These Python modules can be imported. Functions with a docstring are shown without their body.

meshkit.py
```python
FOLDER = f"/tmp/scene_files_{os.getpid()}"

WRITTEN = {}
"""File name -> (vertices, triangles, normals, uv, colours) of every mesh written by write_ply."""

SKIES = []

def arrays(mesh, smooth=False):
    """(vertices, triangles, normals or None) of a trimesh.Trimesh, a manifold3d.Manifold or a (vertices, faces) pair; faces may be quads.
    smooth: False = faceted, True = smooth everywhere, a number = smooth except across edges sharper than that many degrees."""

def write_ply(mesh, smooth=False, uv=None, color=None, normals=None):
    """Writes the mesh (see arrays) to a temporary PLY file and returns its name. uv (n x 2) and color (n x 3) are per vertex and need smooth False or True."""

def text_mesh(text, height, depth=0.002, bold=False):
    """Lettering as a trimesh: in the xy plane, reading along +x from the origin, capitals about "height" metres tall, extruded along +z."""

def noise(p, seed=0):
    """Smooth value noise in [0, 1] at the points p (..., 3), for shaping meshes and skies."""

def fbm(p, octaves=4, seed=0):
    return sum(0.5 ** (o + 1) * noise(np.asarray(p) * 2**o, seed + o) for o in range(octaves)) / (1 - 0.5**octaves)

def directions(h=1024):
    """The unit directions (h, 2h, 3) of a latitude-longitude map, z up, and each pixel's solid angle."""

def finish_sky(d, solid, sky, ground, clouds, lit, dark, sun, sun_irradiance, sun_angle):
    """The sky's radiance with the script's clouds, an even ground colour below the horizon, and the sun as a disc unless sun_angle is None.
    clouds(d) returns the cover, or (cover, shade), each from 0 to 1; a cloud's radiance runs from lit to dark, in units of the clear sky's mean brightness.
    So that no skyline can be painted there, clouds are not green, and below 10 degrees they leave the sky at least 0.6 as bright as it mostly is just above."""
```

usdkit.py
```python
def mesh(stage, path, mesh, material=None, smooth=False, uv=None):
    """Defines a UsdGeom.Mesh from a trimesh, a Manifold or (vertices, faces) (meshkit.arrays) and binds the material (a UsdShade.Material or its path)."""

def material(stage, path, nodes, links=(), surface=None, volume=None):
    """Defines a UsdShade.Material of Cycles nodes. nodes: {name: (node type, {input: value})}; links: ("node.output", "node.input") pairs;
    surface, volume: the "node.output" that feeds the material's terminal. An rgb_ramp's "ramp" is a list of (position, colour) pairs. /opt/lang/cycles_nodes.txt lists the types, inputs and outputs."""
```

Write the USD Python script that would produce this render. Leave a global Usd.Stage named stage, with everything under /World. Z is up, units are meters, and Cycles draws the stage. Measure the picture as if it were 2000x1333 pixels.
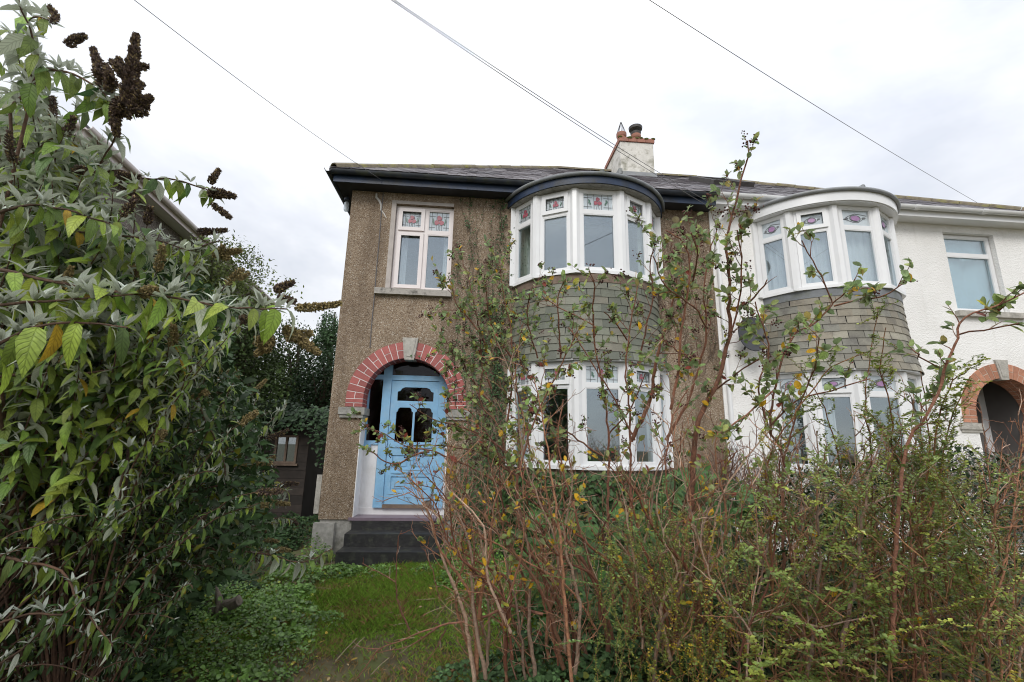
import math, random
import numpy as np, trimesh, usdkit, meshkit
import shapely
from shapely.geometry import Polygon, Point, box as sbox, LineString
from shapely.ops import unary_union
from pxr import Usd, UsdGeom, UsdLux, UsdShade, Gf, Sdf, Vt

stage = Usd.Stage.CreateInMemory()
UsdGeom.SetStageUpAxis(stage, 'Z')
UsdGeom.SetStageMetersPerUnit(stage, 1.0)
UsdGeom.Xform.Define(stage, '/World')
UsdGeom.Scope.Define(stage, '/World/Looks')

# ------------------------------------------------------------------ camera
PITCH, YAW, ROLL, FPX = 0.2198446544657884, 0.07972938103387622, 0.020095052196929707, 900.0
EYE = np.array([0.0, 0.0, 1.5])
def cam_axes():
    f = np.array([math.sin(YAW)*math.cos(PITCH), math.cos(YAW)*math.cos(PITCH), math.sin(PITCH)])
    r = np.array([math.cos(YAW), -math.sin(YAW), 0.0]); u = np.cross(r, f)
    c, s = math.cos(ROLL), math.sin(ROLL)
    return c*r + s*u, -s*r + c*u, f
CR, CU, CF = cam_axes()
cam = UsdGeom.Camera.Define(stage, '/World/camera')
cam.CreateHorizontalApertureAttr(36.0); cam.CreateFocalLengthAttr(FPX/2000*36.0)
cam.CreateClippingRangeAttr(Gf.Vec2f(0.05, 2000)); cam.CreateFStopAttr(0.0)
M = Gf.Matrix4d(1.0)
for i, row in enumerate((CR, CU, -CF, EYE)):
    for j in range(3): M[i, j] = float(row[j])
UsdGeom.Xformable(cam).AddTransformOp().Set(M)
EXPOSURE = 0.14
cam.CreateExposureAttr(EXPOSURE)

# ------------------------------------------------------------------ sky and sun (bright overcast)
SUN_EL, SUN_AZ = math.radians(40), math.radians(200)       # behind the camera, a little to the left
SKY_STRENGTH, CLOUD, SUN = 0.12, 7.1, 0.4
dome = UsdLux.DomeLight.Define(stage, '/World/sky')
dome.GetPrim().SetCustomDataByKey('kind', 'structure')
skymat = usdkit.material(stage, '/World/Looks/sky', {
    'tc': ('texture_coordinate', {}),
    'sky': ('sky_texture', {'sky_type': 'single_scattering', 'sun_disc': False, 'sun_elevation': SUN_EL, 'sun_rotation': SUN_AZ}),
    'map': ('mapping', {'mapping_type': 'point', 'scale': (1.0, 1.0, 2.2)}),
    'n': ('noise_texture', {'scale': 2.3, 'detail': 6.0, 'roughness': 0.55, 'distortion': 0.3}),
    'r': ('rgb_ramp', {'ramp': [(0.33, (0.72, 0.75, 0.82)), (0.48, (0.86, 0.88, 0.925)), (0.66, (1.1, 1.1, 1.1))]}),
    'sep': ('separate_xyz', {}),
    'z2': ('math', {'math_type': 'power', 'value2': 2.0}), 'el': ('map_range', {'from_min': 0.0, 'from_max': 1.0, 'to_min': 1.02, 'to_max': 2.5, 'clamp': True}),
    'up': ('vector_math', {'math_type': 'scale'}),
    'k': ('vector_math', {'math_type': 'scale', 'scale': CLOUD}),
    'mix': ('mix', {'mix_type': 'mix', 'fac': 0.86}),
    'bg': ('background_shader', {'strength': SKY_STRENGTH})},
    [('tc.generated', 'map.vector'), ('map.vector', 'n.vector'), ('n.fac', 'r.fac'), ('tc.generated', 'sep.vector'), ('sep.z', 'z2.value1'), ('z2.value', 'el.value'),
     ('r.color', 'up.vector1'), ('el.result', 'up.scale'), ('up.vector', 'k.vector1'), ('sky.color', 'mix.color1'), ('k.vector', 'mix.color2'), ('mix.color', 'bg.color')], surface='bg.background')
UsdShade.MaterialBindingAPI.Apply(dome.GetPrim()).Bind(skymat)
sun = UsdLux.DistantLight.Define(stage, '/World/sun')
sun.CreateIntensityAttr(SUN); sun.CreateAngleAttr(25.0); sun.CreateNormalizeAttr(True) if hasattr(sun, 'CreateNormalizeAttr') else None
sun.CreateColorAttr(Gf.Vec3f(1.0, 0.97, 0.92))
UsdGeom.Xformable(sun).AddRotateXYZOp().Set(Gf.Vec3f(90 - math.degrees(SUN_EL), 0, 180 - math.degrees(SUN_AZ)))

# ------------------------------------------------------------------ helpers
rng = np.random.default_rng(7)
random.seed(7)
NAMES = {}
def path_of(name, parent='/World'):
    parent = str(parent)
    n = NAMES.get((parent, name), 0); NAMES[(parent, name)] = n + 1
    return f'{parent}/{name}' + (f'_{n:03d}' if n else '')
def tag(prim, label=None, cat=None, group=None, kind=None):
    prim = prim.GetPrim() if hasattr(prim, 'GetPrim') else prim
    for k, v in (('label', label), ('category', cat), ('group', group), ('kind', kind)):
        if v: prim.SetCustomDataByKey(k, v)
    return prim
def thing(name, label, cat, loc=(0, 0, 0), group=None):
    x = UsdGeom.Xform.Define(stage, path_of(name))
    x.AddTranslateOp().Set(Gf.Vec3d(*map(float, loc)))
    tag(x, label, cat, group)
    x.GetPrim()
    ORIGIN[str(x.GetPath())] = np.array(loc, float)
    return x.GetPath()
ORIGIN = {}
def obj(name, mesh, mat, parent='/World', smooth=False, tint=None, label=None, kind=None, lc=None):
    """One Mesh prim; mesh is in world coordinates, shifted to the thing's base."""
    parent = str(parent)
    if isinstance(mesh, (list,)): mesh = trimesh.util.concatenate(mesh)
    root = '/'.join(parent.split('/')[:3])
    off = ORIGIN.get(root)
    if isinstance(mesh, tuple): v, f = mesh
    elif hasattr(mesh, 'to_mesh'):
        mm = mesh.to_mesh(); v, f = mm.vert_properties[:, :3], mm.tri_verts
    else: v, f = mesh.vertices, mesh.faces
    v = np.asarray(v, float)
    if off is not None: v = v - off
    m = usdkit.mesh(stage, path_of(name, parent), (v, np.asarray(f)), mat, smooth=smooth if tint is None or smooth is True or smooth is False else False)
    if tint is not None:
        t = np.asarray(tint, np.float32)
        if t.ndim == 1: t = np.tile(t, (len(v), 1))
        UsdGeom.PrimvarsAPI(m).CreatePrimvar('tint', Sdf.ValueTypeNames.Color3fArray, 'vertex').Set(Vt.Vec3fArray.FromNumpy(t))
    if lc is not None:
        UsdGeom.PrimvarsAPI(m).CreatePrimvar('leafpos', Sdf.ValueTypeNames.Color3fArray, 'vertex').Set(Vt.Vec3fArray.FromNumpy(np.asarray(lc, np.float32)))
    if label or kind: tag(m, label, None, None, kind)
    return m.GetPath()
def B(x0, x1, y0, y1, z0, z1):
    b = trimesh.creation.box([abs(x1-x0), abs(y1-y0), abs(z1-z0)]); b.apply_translation([(x0+x1)/2, (y0+y1)/2, (z0+z1)/2]); return b
def cat(*ms): return trimesh.util.concatenate([m for m in ms if m is not None])
def prism_y(poly, y0, y1):
    """Shapely polygon in (x, z), extruded from y0 to y1."""
    ms = []
    for g in getattr(poly, 'geoms', [poly]):
        m = trimesh.creation.extrude_polygon(g, abs(y1-y0), engine='earcut')
        v = m.vertices; m = trimesh.Trimesh(np.c_[v[:, 0], min(y0, y1) + abs(y1-y0) - v[:, 2], v[:, 1]], m.faces, process=False)
        ms.append(m)
    return trimesh.util.concatenate(ms)
def prism_z(poly, z0, z1):
    ms = []
    for g in getattr(poly, 'geoms', [poly]):
        m = trimesh.creation.extrude_polygon(g, z1-z0, engine='earcut'); m.apply_translation([0, 0, z0]); ms.append(m)
    return trimesh.util.concatenate(ms)
def tube(points, radii, sides=5, cap=True):
    p = np.asarray(points, float); n = len(p)
    r = np.broadcast_to(np.asarray(radii, float), (n,))
    t = np.gradient(p, axis=0); t /= np.linalg.norm(t, axis=1, keepdims=True) + 1e-12
    ref = np.array([0, 0, 1.0]) if abs(t[0, 2]) < 0.9 else np.array([1.0, 0, 0])
    a = np.cross(t, ref); a /= np.linalg.norm(a, axis=1, keepdims=True) + 1e-12
    b = np.cross(t, a); ang = np.arange(sides)*2*np.pi/sides
    v = p[:, None] + r[:, None, None]*(np.cos(ang)[None, :, None]*a[:, None] + np.sin(ang)[None, :, None]*b[:, None])
    i, j = np.meshgrid(np.arange(n-1), np.arange(sides), indexing='ij')
    q = np.stack([i*sides+j, i*sides+(j+1) % sides, (i+1)*sides+(j+1) % sides, (i+1)*sides+j], -1).reshape(-1, 4)
    f = np.vstack([q[:, [0, 2, 1]], q[:, [0, 3, 2]]])
    v = v.reshape(-1, 3)
    if cap:
        k = len(v); v = np.vstack([v, p[0], p[-1]])
        jj = np.arange(sides)
        f = np.vstack([f, np.c_[np.full(sides, k), jj, (jj+1) % sides], np.c_[np.full(sides, k+1), (n-1)*sides+(jj+1) % sides, (n-1)*sides+jj]])
    return v, f
class Bag:
    """Collects vertices, faces and tints of one mesh."""
    def __init__(s): s.v, s.f, s.t, s.n = [], [], [], 0
    def add(s, vf, tint=None):
        v, f = vf if isinstance(vf, tuple) else (vf.vertices, vf.faces)
        v = np.asarray(v)
        s.v.append(v); s.f.append(np.asarray(f) + s.n); s.n += len(v)
        s.t.append(np.tile(np.asarray(tint if tint is not None else (1, 1, 1), np.float32), (len(v), 1)) if tint is None or np.ndim(tint) == 1 else np.asarray(tint, np.float32))
    def mesh(s): return np.vstack(s.v), np.vstack(s.f)
    def tint(s): return np.vstack(s.t)
    def build(s, name, mat, parent='/World', smooth=False, **k):
        if s.n: return obj(name, s.mesh(), mat, parent, smooth=smooth, tint=s.tint(), **k)

# ------------------------------------------------------------------ materials
MAT = {}
def simple(name, col, rough=0.6, var=0.15, scale=6.0, bump=0.0, bscale=60.0, metallic=0.0, tinted=False, dirt=None, dirt_scale=1.5, dirt_amt=0.5, spec=None):
    """Base colour varied by noise in world space, optional bump, optional second colour in noise patches, optional per-vertex tint."""
    c = np.array(col)
    nodes = {'g': ('geometry', {}), 'n': ('noise_texture', {'scale': scale, 'detail': 5.0, 'roughness': 0.6}),
             'r': ('rgb_ramp', {'ramp': [(0.28, tuple(np.clip(c*(1-var), 0, 1))), (0.72, tuple(np.clip(c*(1+var), 0, 1)))]}),
             'p': ('principled_bsdf', {'roughness': rough, 'metallic': metallic})}
    links = [('g.position', 'n.vector'), ('n.fac', 'r.fac')]
    out = 'r.color'
    if spec is not None: nodes['p'][1]['specular_ior_level'] = spec
    if tinted:
        nodes['a'] = ('attribute', {'attribute': 'tint'}); nodes['mt'] = ('mix', {'mix_type': 'multiply', 'fac': 1.0})
        links += [(out, 'mt.color1'), ('a.color', 'mt.color2')]; out = 'mt.color'
    if dirt is not None:
        nodes['dn'] = ('noise_texture', {'scale': dirt_scale, 'detail': 8.0, 'roughness': 0.65})
        nodes['dr'] = ('map_range', {'from_min': 0.5, 'from_max': 0.7, 'to_min': 0.0, 'to_max': dirt_amt, 'clamp': True})
        nodes['dm'] = ('mix', {'mix_type': 'mix', 'color2': dirt})
        links += [('g.position', 'dn.vector'), ('dn.fac', 'dr.value'), ('dr.result', 'dm.fac'), (out, 'dm.color1')]; out = 'dm.color'
    links.append((out, 'p.base_color'))
    if bump:
        nodes['bn'] = ('noise_texture', {'scale': bscale, 'detail': 4.0, 'roughness': 0.6}); nodes['b'] = ('bump', {'strength': bump, 'distance': 0.01})
        links += [('g.position', 'bn.vector'), ('bn.fac', 'b.height'), ('b.normal', 'p.normal')]
    MAT[name] = usdkit.material(stage, '/World/Looks/' + name, nodes, links, surface='p.BSDF')
    return MAT[name]

def pebble(name, ramp, scale, strength, stain, stain_amt):
    MAT[name] = usdkit.material(stage, '/World/Looks/' + name, {
        'g': ('geometry', {}),
        'v': ('voronoi_texture', {'scale': scale, 'feature': 'f1', 'randomness': 1.0}),
        's': ('separate_color', {}),
        'r': ('rgb_ramp', {'ramp': ramp}),
        'n': ('noise_texture', {'scale': 0.9, 'detail': 7.0, 'roughness': 0.65}),
        'mp': ('mapping', {'mapping_type': 'point', 'scale': (3.0, 3.0, 0.35)}),
        'n2': ('noise_texture', {'scale': 1.0, 'detail': 5.0, 'roughness': 0.6}),
        'm1': ('map_range', {'from_min': 0.42, 'from_max': 0.68, 'to_min': 0.0, 'to_max': stain_amt, 'clamp': True}),
        'm2': ('map_range', {'from_min': 0.46, 'from_max': 0.68, 'to_min': 0.0, 'to_max': stain_amt*1.0, 'clamp': True}),
        'x1': ('mix', {'mix_type': 'multiply', 'color2': stain}), 'x2': ('mix', {'mix_type': 'multiply', 'color2': stain}),
        'gap': ('map_range', {'from_min': 0.35, 'from_max': 0.75, 'to_min': 0.0, 'to_max': 0.4, 'clamp': True}),
        'xg': ('mix', {'mix_type': 'multiply', 'color2': (0.42, 0.36, 0.3)}),
        'b': ('bump', {'strength': strength, 'distance': 0.012, 'invert': True}),
        'p': ('principled_bsdf', {'roughness': 0.75})},
        [('g.position', 'v.vector'), ('v.color', 's.color'), ('s.r', 'r.fac'), ('g.position', 'n.vector'), ('g.position', 'mp.vector'), ('mp.vector', 'n2.vector'),
         ('n.fac', 'm1.value'), ('n2.fac', 'm2.value'), ('v.distance', 'gap.value'), ('gap.result', 'xg.fac'), ('r.color', 'xg.color1'),
         ('m1.result', 'x1.fac'), ('xg.color', 'x1.color1'), ('m2.result', 'x2.fac'), ('x1.color', 'x2.color1'),
         ('x2.color', 'p.base_color'), ('v.distance', 'b.height'), ('b.normal', 'p.normal')], surface='p.BSDF')
    return MAT[name]

pebble('pebbledash', [(0.0, (0.155, 0.105, 0.068)), (0.25, (0.262, 0.19, 0.122)), (0.5, (0.345, 0.26, 0.175)), (0.75, (0.35, 0.275, 0.198)), (0.92, (0.42, 0.345, 0.265)), (1.0, (0.62, 0.57, 0.49))], 90.0, 0.6, (0.55, 0.51, 0.47), 0.75)
pebble('grey_pebbledash', [(0.0, (0.10, 0.085, 0.075)), (0.4, (0.21, 0.18, 0.155)), (0.8, (0.25, 0.22, 0.19)), (1.0, (0.42, 0.39, 0.35))], 55.0, 0.7, (0.6, 0.57, 0.55), 0.6)
def white_render():
    MAT['white_render'] = usdkit.material(stage, '/World/Looks/white_render', {
        'g': ('geometry', {}),
        'n': ('noise_texture', {'scale': 28.0, 'detail': 5.0, 'roughness': 0.6, 'distortion': 0.4}),
        'v': ('voronoi_texture', {'scale': 42.0, 'feature': 'smooth_f1'}),
        'ad': ('math', {'math_type': 'add'}),
        'n2': ('noise_texture', {'scale': 1.1, 'detail': 7.0, 'roughness': 0.6}),
        'mp': ('mapping', {'mapping_type': 'point', 'scale': (5.0, 5.0, 0.4)}), 'n3': ('noise_texture', {'scale': 1.0, 'detail': 6.0, 'roughness': 0.65}),
        'r': ('rgb_ramp', {'ramp': [(0.3, (0.70, 0.685, 0.66)), (0.6, (0.80, 0.79, 0.77))]}),
        'm3': ('map_range', {'from_min': 0.55, 'from_max': 0.75, 'to_min': 0.0, 'to_max': 0.3, 'clamp': True}),
        'x': ('mix', {'mix_type': 'multiply', 'color2': (0.62, 0.6, 0.55)}),
        'b': ('bump', {'strength': 0.5, 'distance': 0.015}),
        'p': ('principled_bsdf', {'roughness': 0.8})},
        [('g.position', 'n.vector'), ('g.position', 'v.vector'), ('n.fac', 'ad.value1'), ('v.distance', 'ad.value2'), ('ad.value', 'b.height'), ('g.position', 'n2.vector'), ('n2.fac', 'r.fac'),
         ('g.position', 'mp.vector'), ('mp.vector', 'n3.vector'), ('n3.fac', 'm3.value'), ('m3.result', 'x.fac'), ('r.color', 'x.color1'), ('x.color', 'p.base_color'), ('b.normal', 'p.normal')], surface='p.BSDF')
white_render()
simple('upvc', (0.74, 0.745, 0.75), 0.28, 0.03, 3.0, dirt=(0.55, 0.54, 0.5), dirt_scale=2.5, dirt_amt=0.12)
simple('old_upvc', (0.72, 0.66, 0.65), 0.4, 0.05, 3.0, dirt=(0.5, 0.46, 0.44), dirt_scale=3.0, dirt_amt=0.35)
simple('white_paint', (0.74, 0.73, 0.74), 0.55, 0.06, 4.0, 0.15, 30, dirt=(0.45, 0.43, 0.4), dirt_scale=3.0, dirt_amt=0.4)
simple('navy_paint', (0.012, 0.026, 0.06), 0.5, 0.5, 5.0, 0.25, 40, dirt=(0.03, 0.032, 0.03), dirt_scale=4.0, dirt_amt=0.85)
simple('dark_gutter', (0.018, 0.022, 0.03), 0.45, 0.5, 6.0, 0.2, 50, dirt=(0.05, 0.055, 0.025), dirt_scale=5.0, dirt_amt=0.8)
simple('dark_soffit', (0.02, 0.02, 0.024), 0.7, 0.4, 4.0)
simple('lead', (0.16, 0.17, 0.18), 0.6, 0.2, 5.0, 0.3, 30, dirt=(0.09, 0.1, 0.06), dirt_scale=4.0, dirt_amt=0.8)
simple('light_lead', (0.24, 0.25, 0.26), 0.55, 0.2, 6.0, 0.3, 30, dirt=(0.2, 0.21, 0.17), dirt_scale=4.0, dirt_amt=0.6)
simple('red_brick', (0.34, 0.09, 0.078), 0.5, 0.16, 18.0, 0.5, 90, tinted=True, dirt=(0.2, 0.05, 0.045), dirt_scale=9.0, dirt_amt=0.5)
simple('orange_brick', (0.42, 0.19, 0.115), 0.75, 0.18, 18.0, 0.5, 90, tinted=True)
simple('mortar_white', (0.72, 0.68, 0.66), 0.8, 0.1, 20.0, 0.4, 80)
simple('mortar_buff', (0.55, 0.5, 0.42), 0.85, 0.12, 20.0, 0.4, 80)
simple('concrete', (0.30, 0.29, 0.265), 0.85, 0.3, 12.0, 0.7, 70, dirt=(0.11, 0.11, 0.08), dirt_scale=7.0, dirt_amt=0.7)
simple('pale_stone', (0.40, 0.38, 0.34), 0.85, 0.25, 14.0, 0.7, 60, dirt=(0.18, 0.17, 0.14), dirt_scale=6.0, dirt_amt=0.6)
simple('sill_stone', (0.38, 0.355, 0.32), 0.85, 0.3, 9.0, 0.6, 60, dirt=(0.035, 0.033, 0.03), dirt_scale=9.0, dirt_amt=0.95)
simple('reveal', (0.42, 0.38, 0.35), 0.8, 0.15, 7.0, 0.4, 50)
simple('black_paint', (0.016, 0.0155, 0.016), 0.6, 0.5, 6.0, 0.6, 30, dirt=(0.06, 0.065, 0.045), dirt_scale=9.0, dirt_amt=0.8)
simple('purple_tile', (0.17, 0.13, 0.16), 0.4, 0.15, 8.0)
simple('blue_paint', (0.22, 0.43, 0.64), 0.5, 0.12, 5.0, 0.35, 34, dirt=(0.30, 0.46, 0.60), dirt_scale=4.5, dirt_amt=0.7)
simple('bare_wood', (0.16, 0.115, 0.085), 0.8, 0.3, 12.0, 0.5, 60)
simple('dark_wood', (0.042, 0.032, 0.026), 0.8, 0.35, 9.0, 0.5, 40, tinted=True)
simple('brass', (0.35, 0.25, 0.12), 0.4, 0.2, 9.0, metallic=1.0)
simple('iron', (0.05, 0.045, 0.042), 0.55, 0.3, 12.0)
simple('slate_hung', (1, 1, 1), 0.6, 0.16, 9.0, 0.5, 40, tinted=True, dirt=(0.055, 0.045, 0.045), dirt_scale=2.6, dirt_amt=0.75)
simple('slate_hung_green', (1, 1, 1), 0.6, 0.14, 9.0, 0.45, 40, tinted=True, dirt=(0.07, 0.075, 0.06), dirt_scale=2.2, dirt_amt=0.45)
simple('roof_slate', (1, 1, 1), 0.42, 0.2, 7.0, 0.4, 30, tinted=True)
simple('ridge_moss', (0.17, 0.145, 0.10), 0.9, 0.3, 10.0, 0.8, 50, dirt=(0.21, 0.20, 0.05), dirt_scale=5.0, dirt_amt=0.95)
simple('terracotta', (0.32, 0.14, 0.095), 0.75, 0.2, 9.0, 0.4, 50, dirt=(0.16, 0.09, 0.07), dirt_scale=8.0, dirt_amt=0.6)
simple('chimney_render', (0.62, 0.60, 0.55), 0.85, 0.12, 5.0, 0.6, 50, dirt=(0.14, 0.135, 0.08), dirt_scale=3.2, dirt_amt=0.95)
simple('moss', (0.13, 0.14, 0.035), 0.95, 0.4, 20.0, 0.8, 60)
simple('interior', (0.30, 0.29, 0.27), 0.9, 0.1, 2.0)
simple('grey_wall', (0.13, 0.12, 0.115), 0.9, 0.2, 2.0)
simple('dark_interior', (0.11, 0.065, 0.055), 0.9, 0.2, 2.0)
simple('curtain_white', (0.66, 0.68, 0.68), 0.9, 0.05, 3.0)
simple('curtain_green', (0.42, 0.47, 0.38), 0.9, 0.08, 3.0)
simple('curtain_blue', (0.38, 0.52, 0.56), 0.9, 0.06, 3.0)
simple('dish_grey', (0.035, 0.037, 0.042), 0.5, 0.15, 8.0)
simple('cable', (0.13, 0.125, 0.13), 0.6, 0.1, 3.0)
simple('stain_red', (0.36, 0.10, 0.13), 0.3, 0.2, 20.0)
simple('stain_purple', (0.36, 0.2, 0.38), 0.3, 0.2, 20.0)
simple('stain_green', (0.09, 0.17, 0.13), 0.3, 0.2, 20.0)
simple('came', (0.09, 0.09, 0.095), 0.5, 0.1, 20.0)
simple('filler', (0.55, 0.53, 0.5), 0.8, 0.1, 20.0)
simple('rubber_black', (0.015, 0.015, 0.016), 0.6, 0.1, 4.0)
simple('ground_soil', (0.085, 0.068, 0.035), 0.95, 0.4, 5.0, 0.9, 35, dirt=(0.075, 0.11, 0.022), dirt_scale=2.2, dirt_amt=0.95)
def pane(name, r0, tint=(0.9, 0.93, 0.94), frost=None):
    nodes = {'lw': ('layer_weight', {'blend': 0.5}), 'pw': ('math', {'math_type': 'power', 'value2': 5.0}), 'ma': ('math', {'math_type': 'multiply_add', 'value2': 1-r0, 'value3': r0}),
             't': ('transparent_bsdf', {'color': tint}), 'gl': ('glossy_bsdf', {'color': (0.84, 0.94, 1.0), 'roughness': 0.015}), 'm': ('mix_closure', {})}
    links = [('lw.facing', 'pw.value1'), ('pw.value', 'ma.value1'), ('ma.value', 'm.fac'), ('t.BSDF', 'm.closure1'), ('gl.BSDF', 'm.closure2')]
    if frost:
        nodes['tl'] = ('diffuse_bsdf', {'color': (0.75, 0.8, 0.82)}); nodes['mf'] = ('mix_closure', {'fac': frost})
        links[3] = ('mf.closure', 'm.closure1'); links += [('t.BSDF', 'mf.closure1'), ('tl.BSDF', 'mf.closure2')]
    MAT[name] = usdkit.material(stage, '/World/Looks/' + name, nodes, links, surface='m.closure')
pane('glass', 0.20)
pane('frosted_glass', 0.12, frost=0.5)
pane('dark_glass', 0.02, tint=(0.75, 0.62, 0.6))

# ------------------------------------------------------------------ dimensions of the pair of houses
FY = 6.904                      # front wall plane
XL, XP = -2.07, 3.87            # left corner, party wall
ZS = 5.45                       # soffit
ARCH_X, ARCH_Z, RI, RO = -0.985, 2.10, 0.625, 0.87
SPRING = 1.98
BC_H, BC_N = 1.74, 5.85         # bay centres
XR = 9.81                       # far end of the neighbouring house
RIDGE_Y, RIDGE_Z = 10.9, 8.71
BACK = 14.9
BAYV = [(-1.18, 6.9), (-0.87, 6.465), (-0.345, 6.175), (0.345, 6.175), (0.87, 6.465), (1.18, 6.9)]

def arch_poly(cx, z0, r, spring=ARCH_Z, n=40):
    a = np.linspace(0, np.pi, n)
    return Polygon([(cx-r, z0)] + [(cx + r*math.cos(math.pi-t), spring + r*math.sin(t)) for t in a] + [(cx+r, z0)])
def bay_hole(cx): return unary_union([sbox(cx-1.1, 1.25, cx+1.1, 2.55), sbox(cx-1.1, 3.95, cx+1.1, 5.2)])

# ------------------------------------------------------------------ ground
def ground_h(x, y):
    x, y = np.asarray(x, float), np.asarray(y, float)
    n = meshkit.fbm(np.stack([x*0.9, y*0.9, np.zeros_like(x)], -1), 4, 3) - 0.5
    n2 = meshkit.fbm(np.stack([x*4.0, y*4.0, np.zeros_like(x)+5], -1), 3, 9) - 0.5
    near = np.clip(1 - np.hypot(x-0.5, y-4)/9.0, 0, 1)
    return -0.02 + near*(0.14*n + 0.05*n2) + 0.10*np.clip((4.5-np.abs(y-3.0))/4.5, 0, 1)*np.clip((np.abs(x+0.7)-0.9)/1.2, 0, 1)*(y < 6.3)
def build_ground():
    xs = np.unique(np.concatenate([np.linspace(-150, -8, 12), np.linspace(-8, 9, 120), np.linspace(9, 150, 12)]))
    ys = np.unique(np.concatenate([np.linspace(-150, -2, 10), np.linspace(-2, 10, 100), np.linspace(10, 200, 12)]))
    X, Y = np.meshgrid(xs, ys, indexing='ij')
    v = np.stack([X, Y, ground_h(X, Y)], -1).reshape(-1, 3)
    i, j = np.meshgrid(np.arange(len(xs)-1), np.arange(len(ys)-1), indexing='ij'); k = len(ys)
    q = np.stack([i*k+j, (i+1)*k+j, (i+1)*k+j+1, i*k+j+1], -1).reshape(-1, 4)
    o = obj('ground', (v, np.vstack([q[:, [0, 1, 2]], q[:, [0, 2, 3]]])), MAT['ground_soil'], smooth=True)
    tag(stage.GetPrimAtPath(o), kind='structure')
build_ground()

# ------------------------------------------------------------------ windows: everything is built in (u along the wall, v up, w outwards)
def frame_of(A, Bp):
    """Local frame of a window between plan points A (left as seen from outside) and B: returns fn(mesh in u,v,w) -> world."""
    A, Bp = np.array([*A, 0.0]), np.array([*Bp, 0.0])
    d = Bp - A; L = np.linalg.norm(d); u = d/L; up = np.array([0, 0, 1.0]); w = np.cross(u, up)   # outward = towards -y
    def place(m):
        v = np.asarray(m.vertices)
        return trimesh.Trimesh(A + v[:, :1]*u + v[:, 1:2]*up + v[:, 2:]*w, m.faces, process=False)
    return place, L
def rect_frame(u0, u1, v0, v1, t, w0, w1):
    return cat(B(u0, u1, v0, v0+t, w0, w1), B(u0, u1, v1-t, v1, w0, w1), B(u0, u0+t, v0+t, v1-t, w0, w1), B(u1-t, u1, v0+t, v1-t, w0, w1))
def disc(u, v, ru, rv, w, n=14, th=0.0025, petal=0.0, k=5):
    a = np.arange(n)*2*np.pi/n
    r = 1 + petal*np.cos(a*k)
    poly = Polygon(np.c_[u + ru*r*np.cos(a), v + rv*r*np.sin(a)])
    m = trimesh.creation.extrude_polygon(poly, th, engine='earcut'); m.apply_translation([0, 0, w]); return m
def strip(p, q, t, w, th=0.002):
    m = trimesh.creation.extrude_polygon(LineString([p, q]).buffer(t/2, cap_style=2), th, engine='earcut'); m.apply_translation([0, 0, w]); return m
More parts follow.
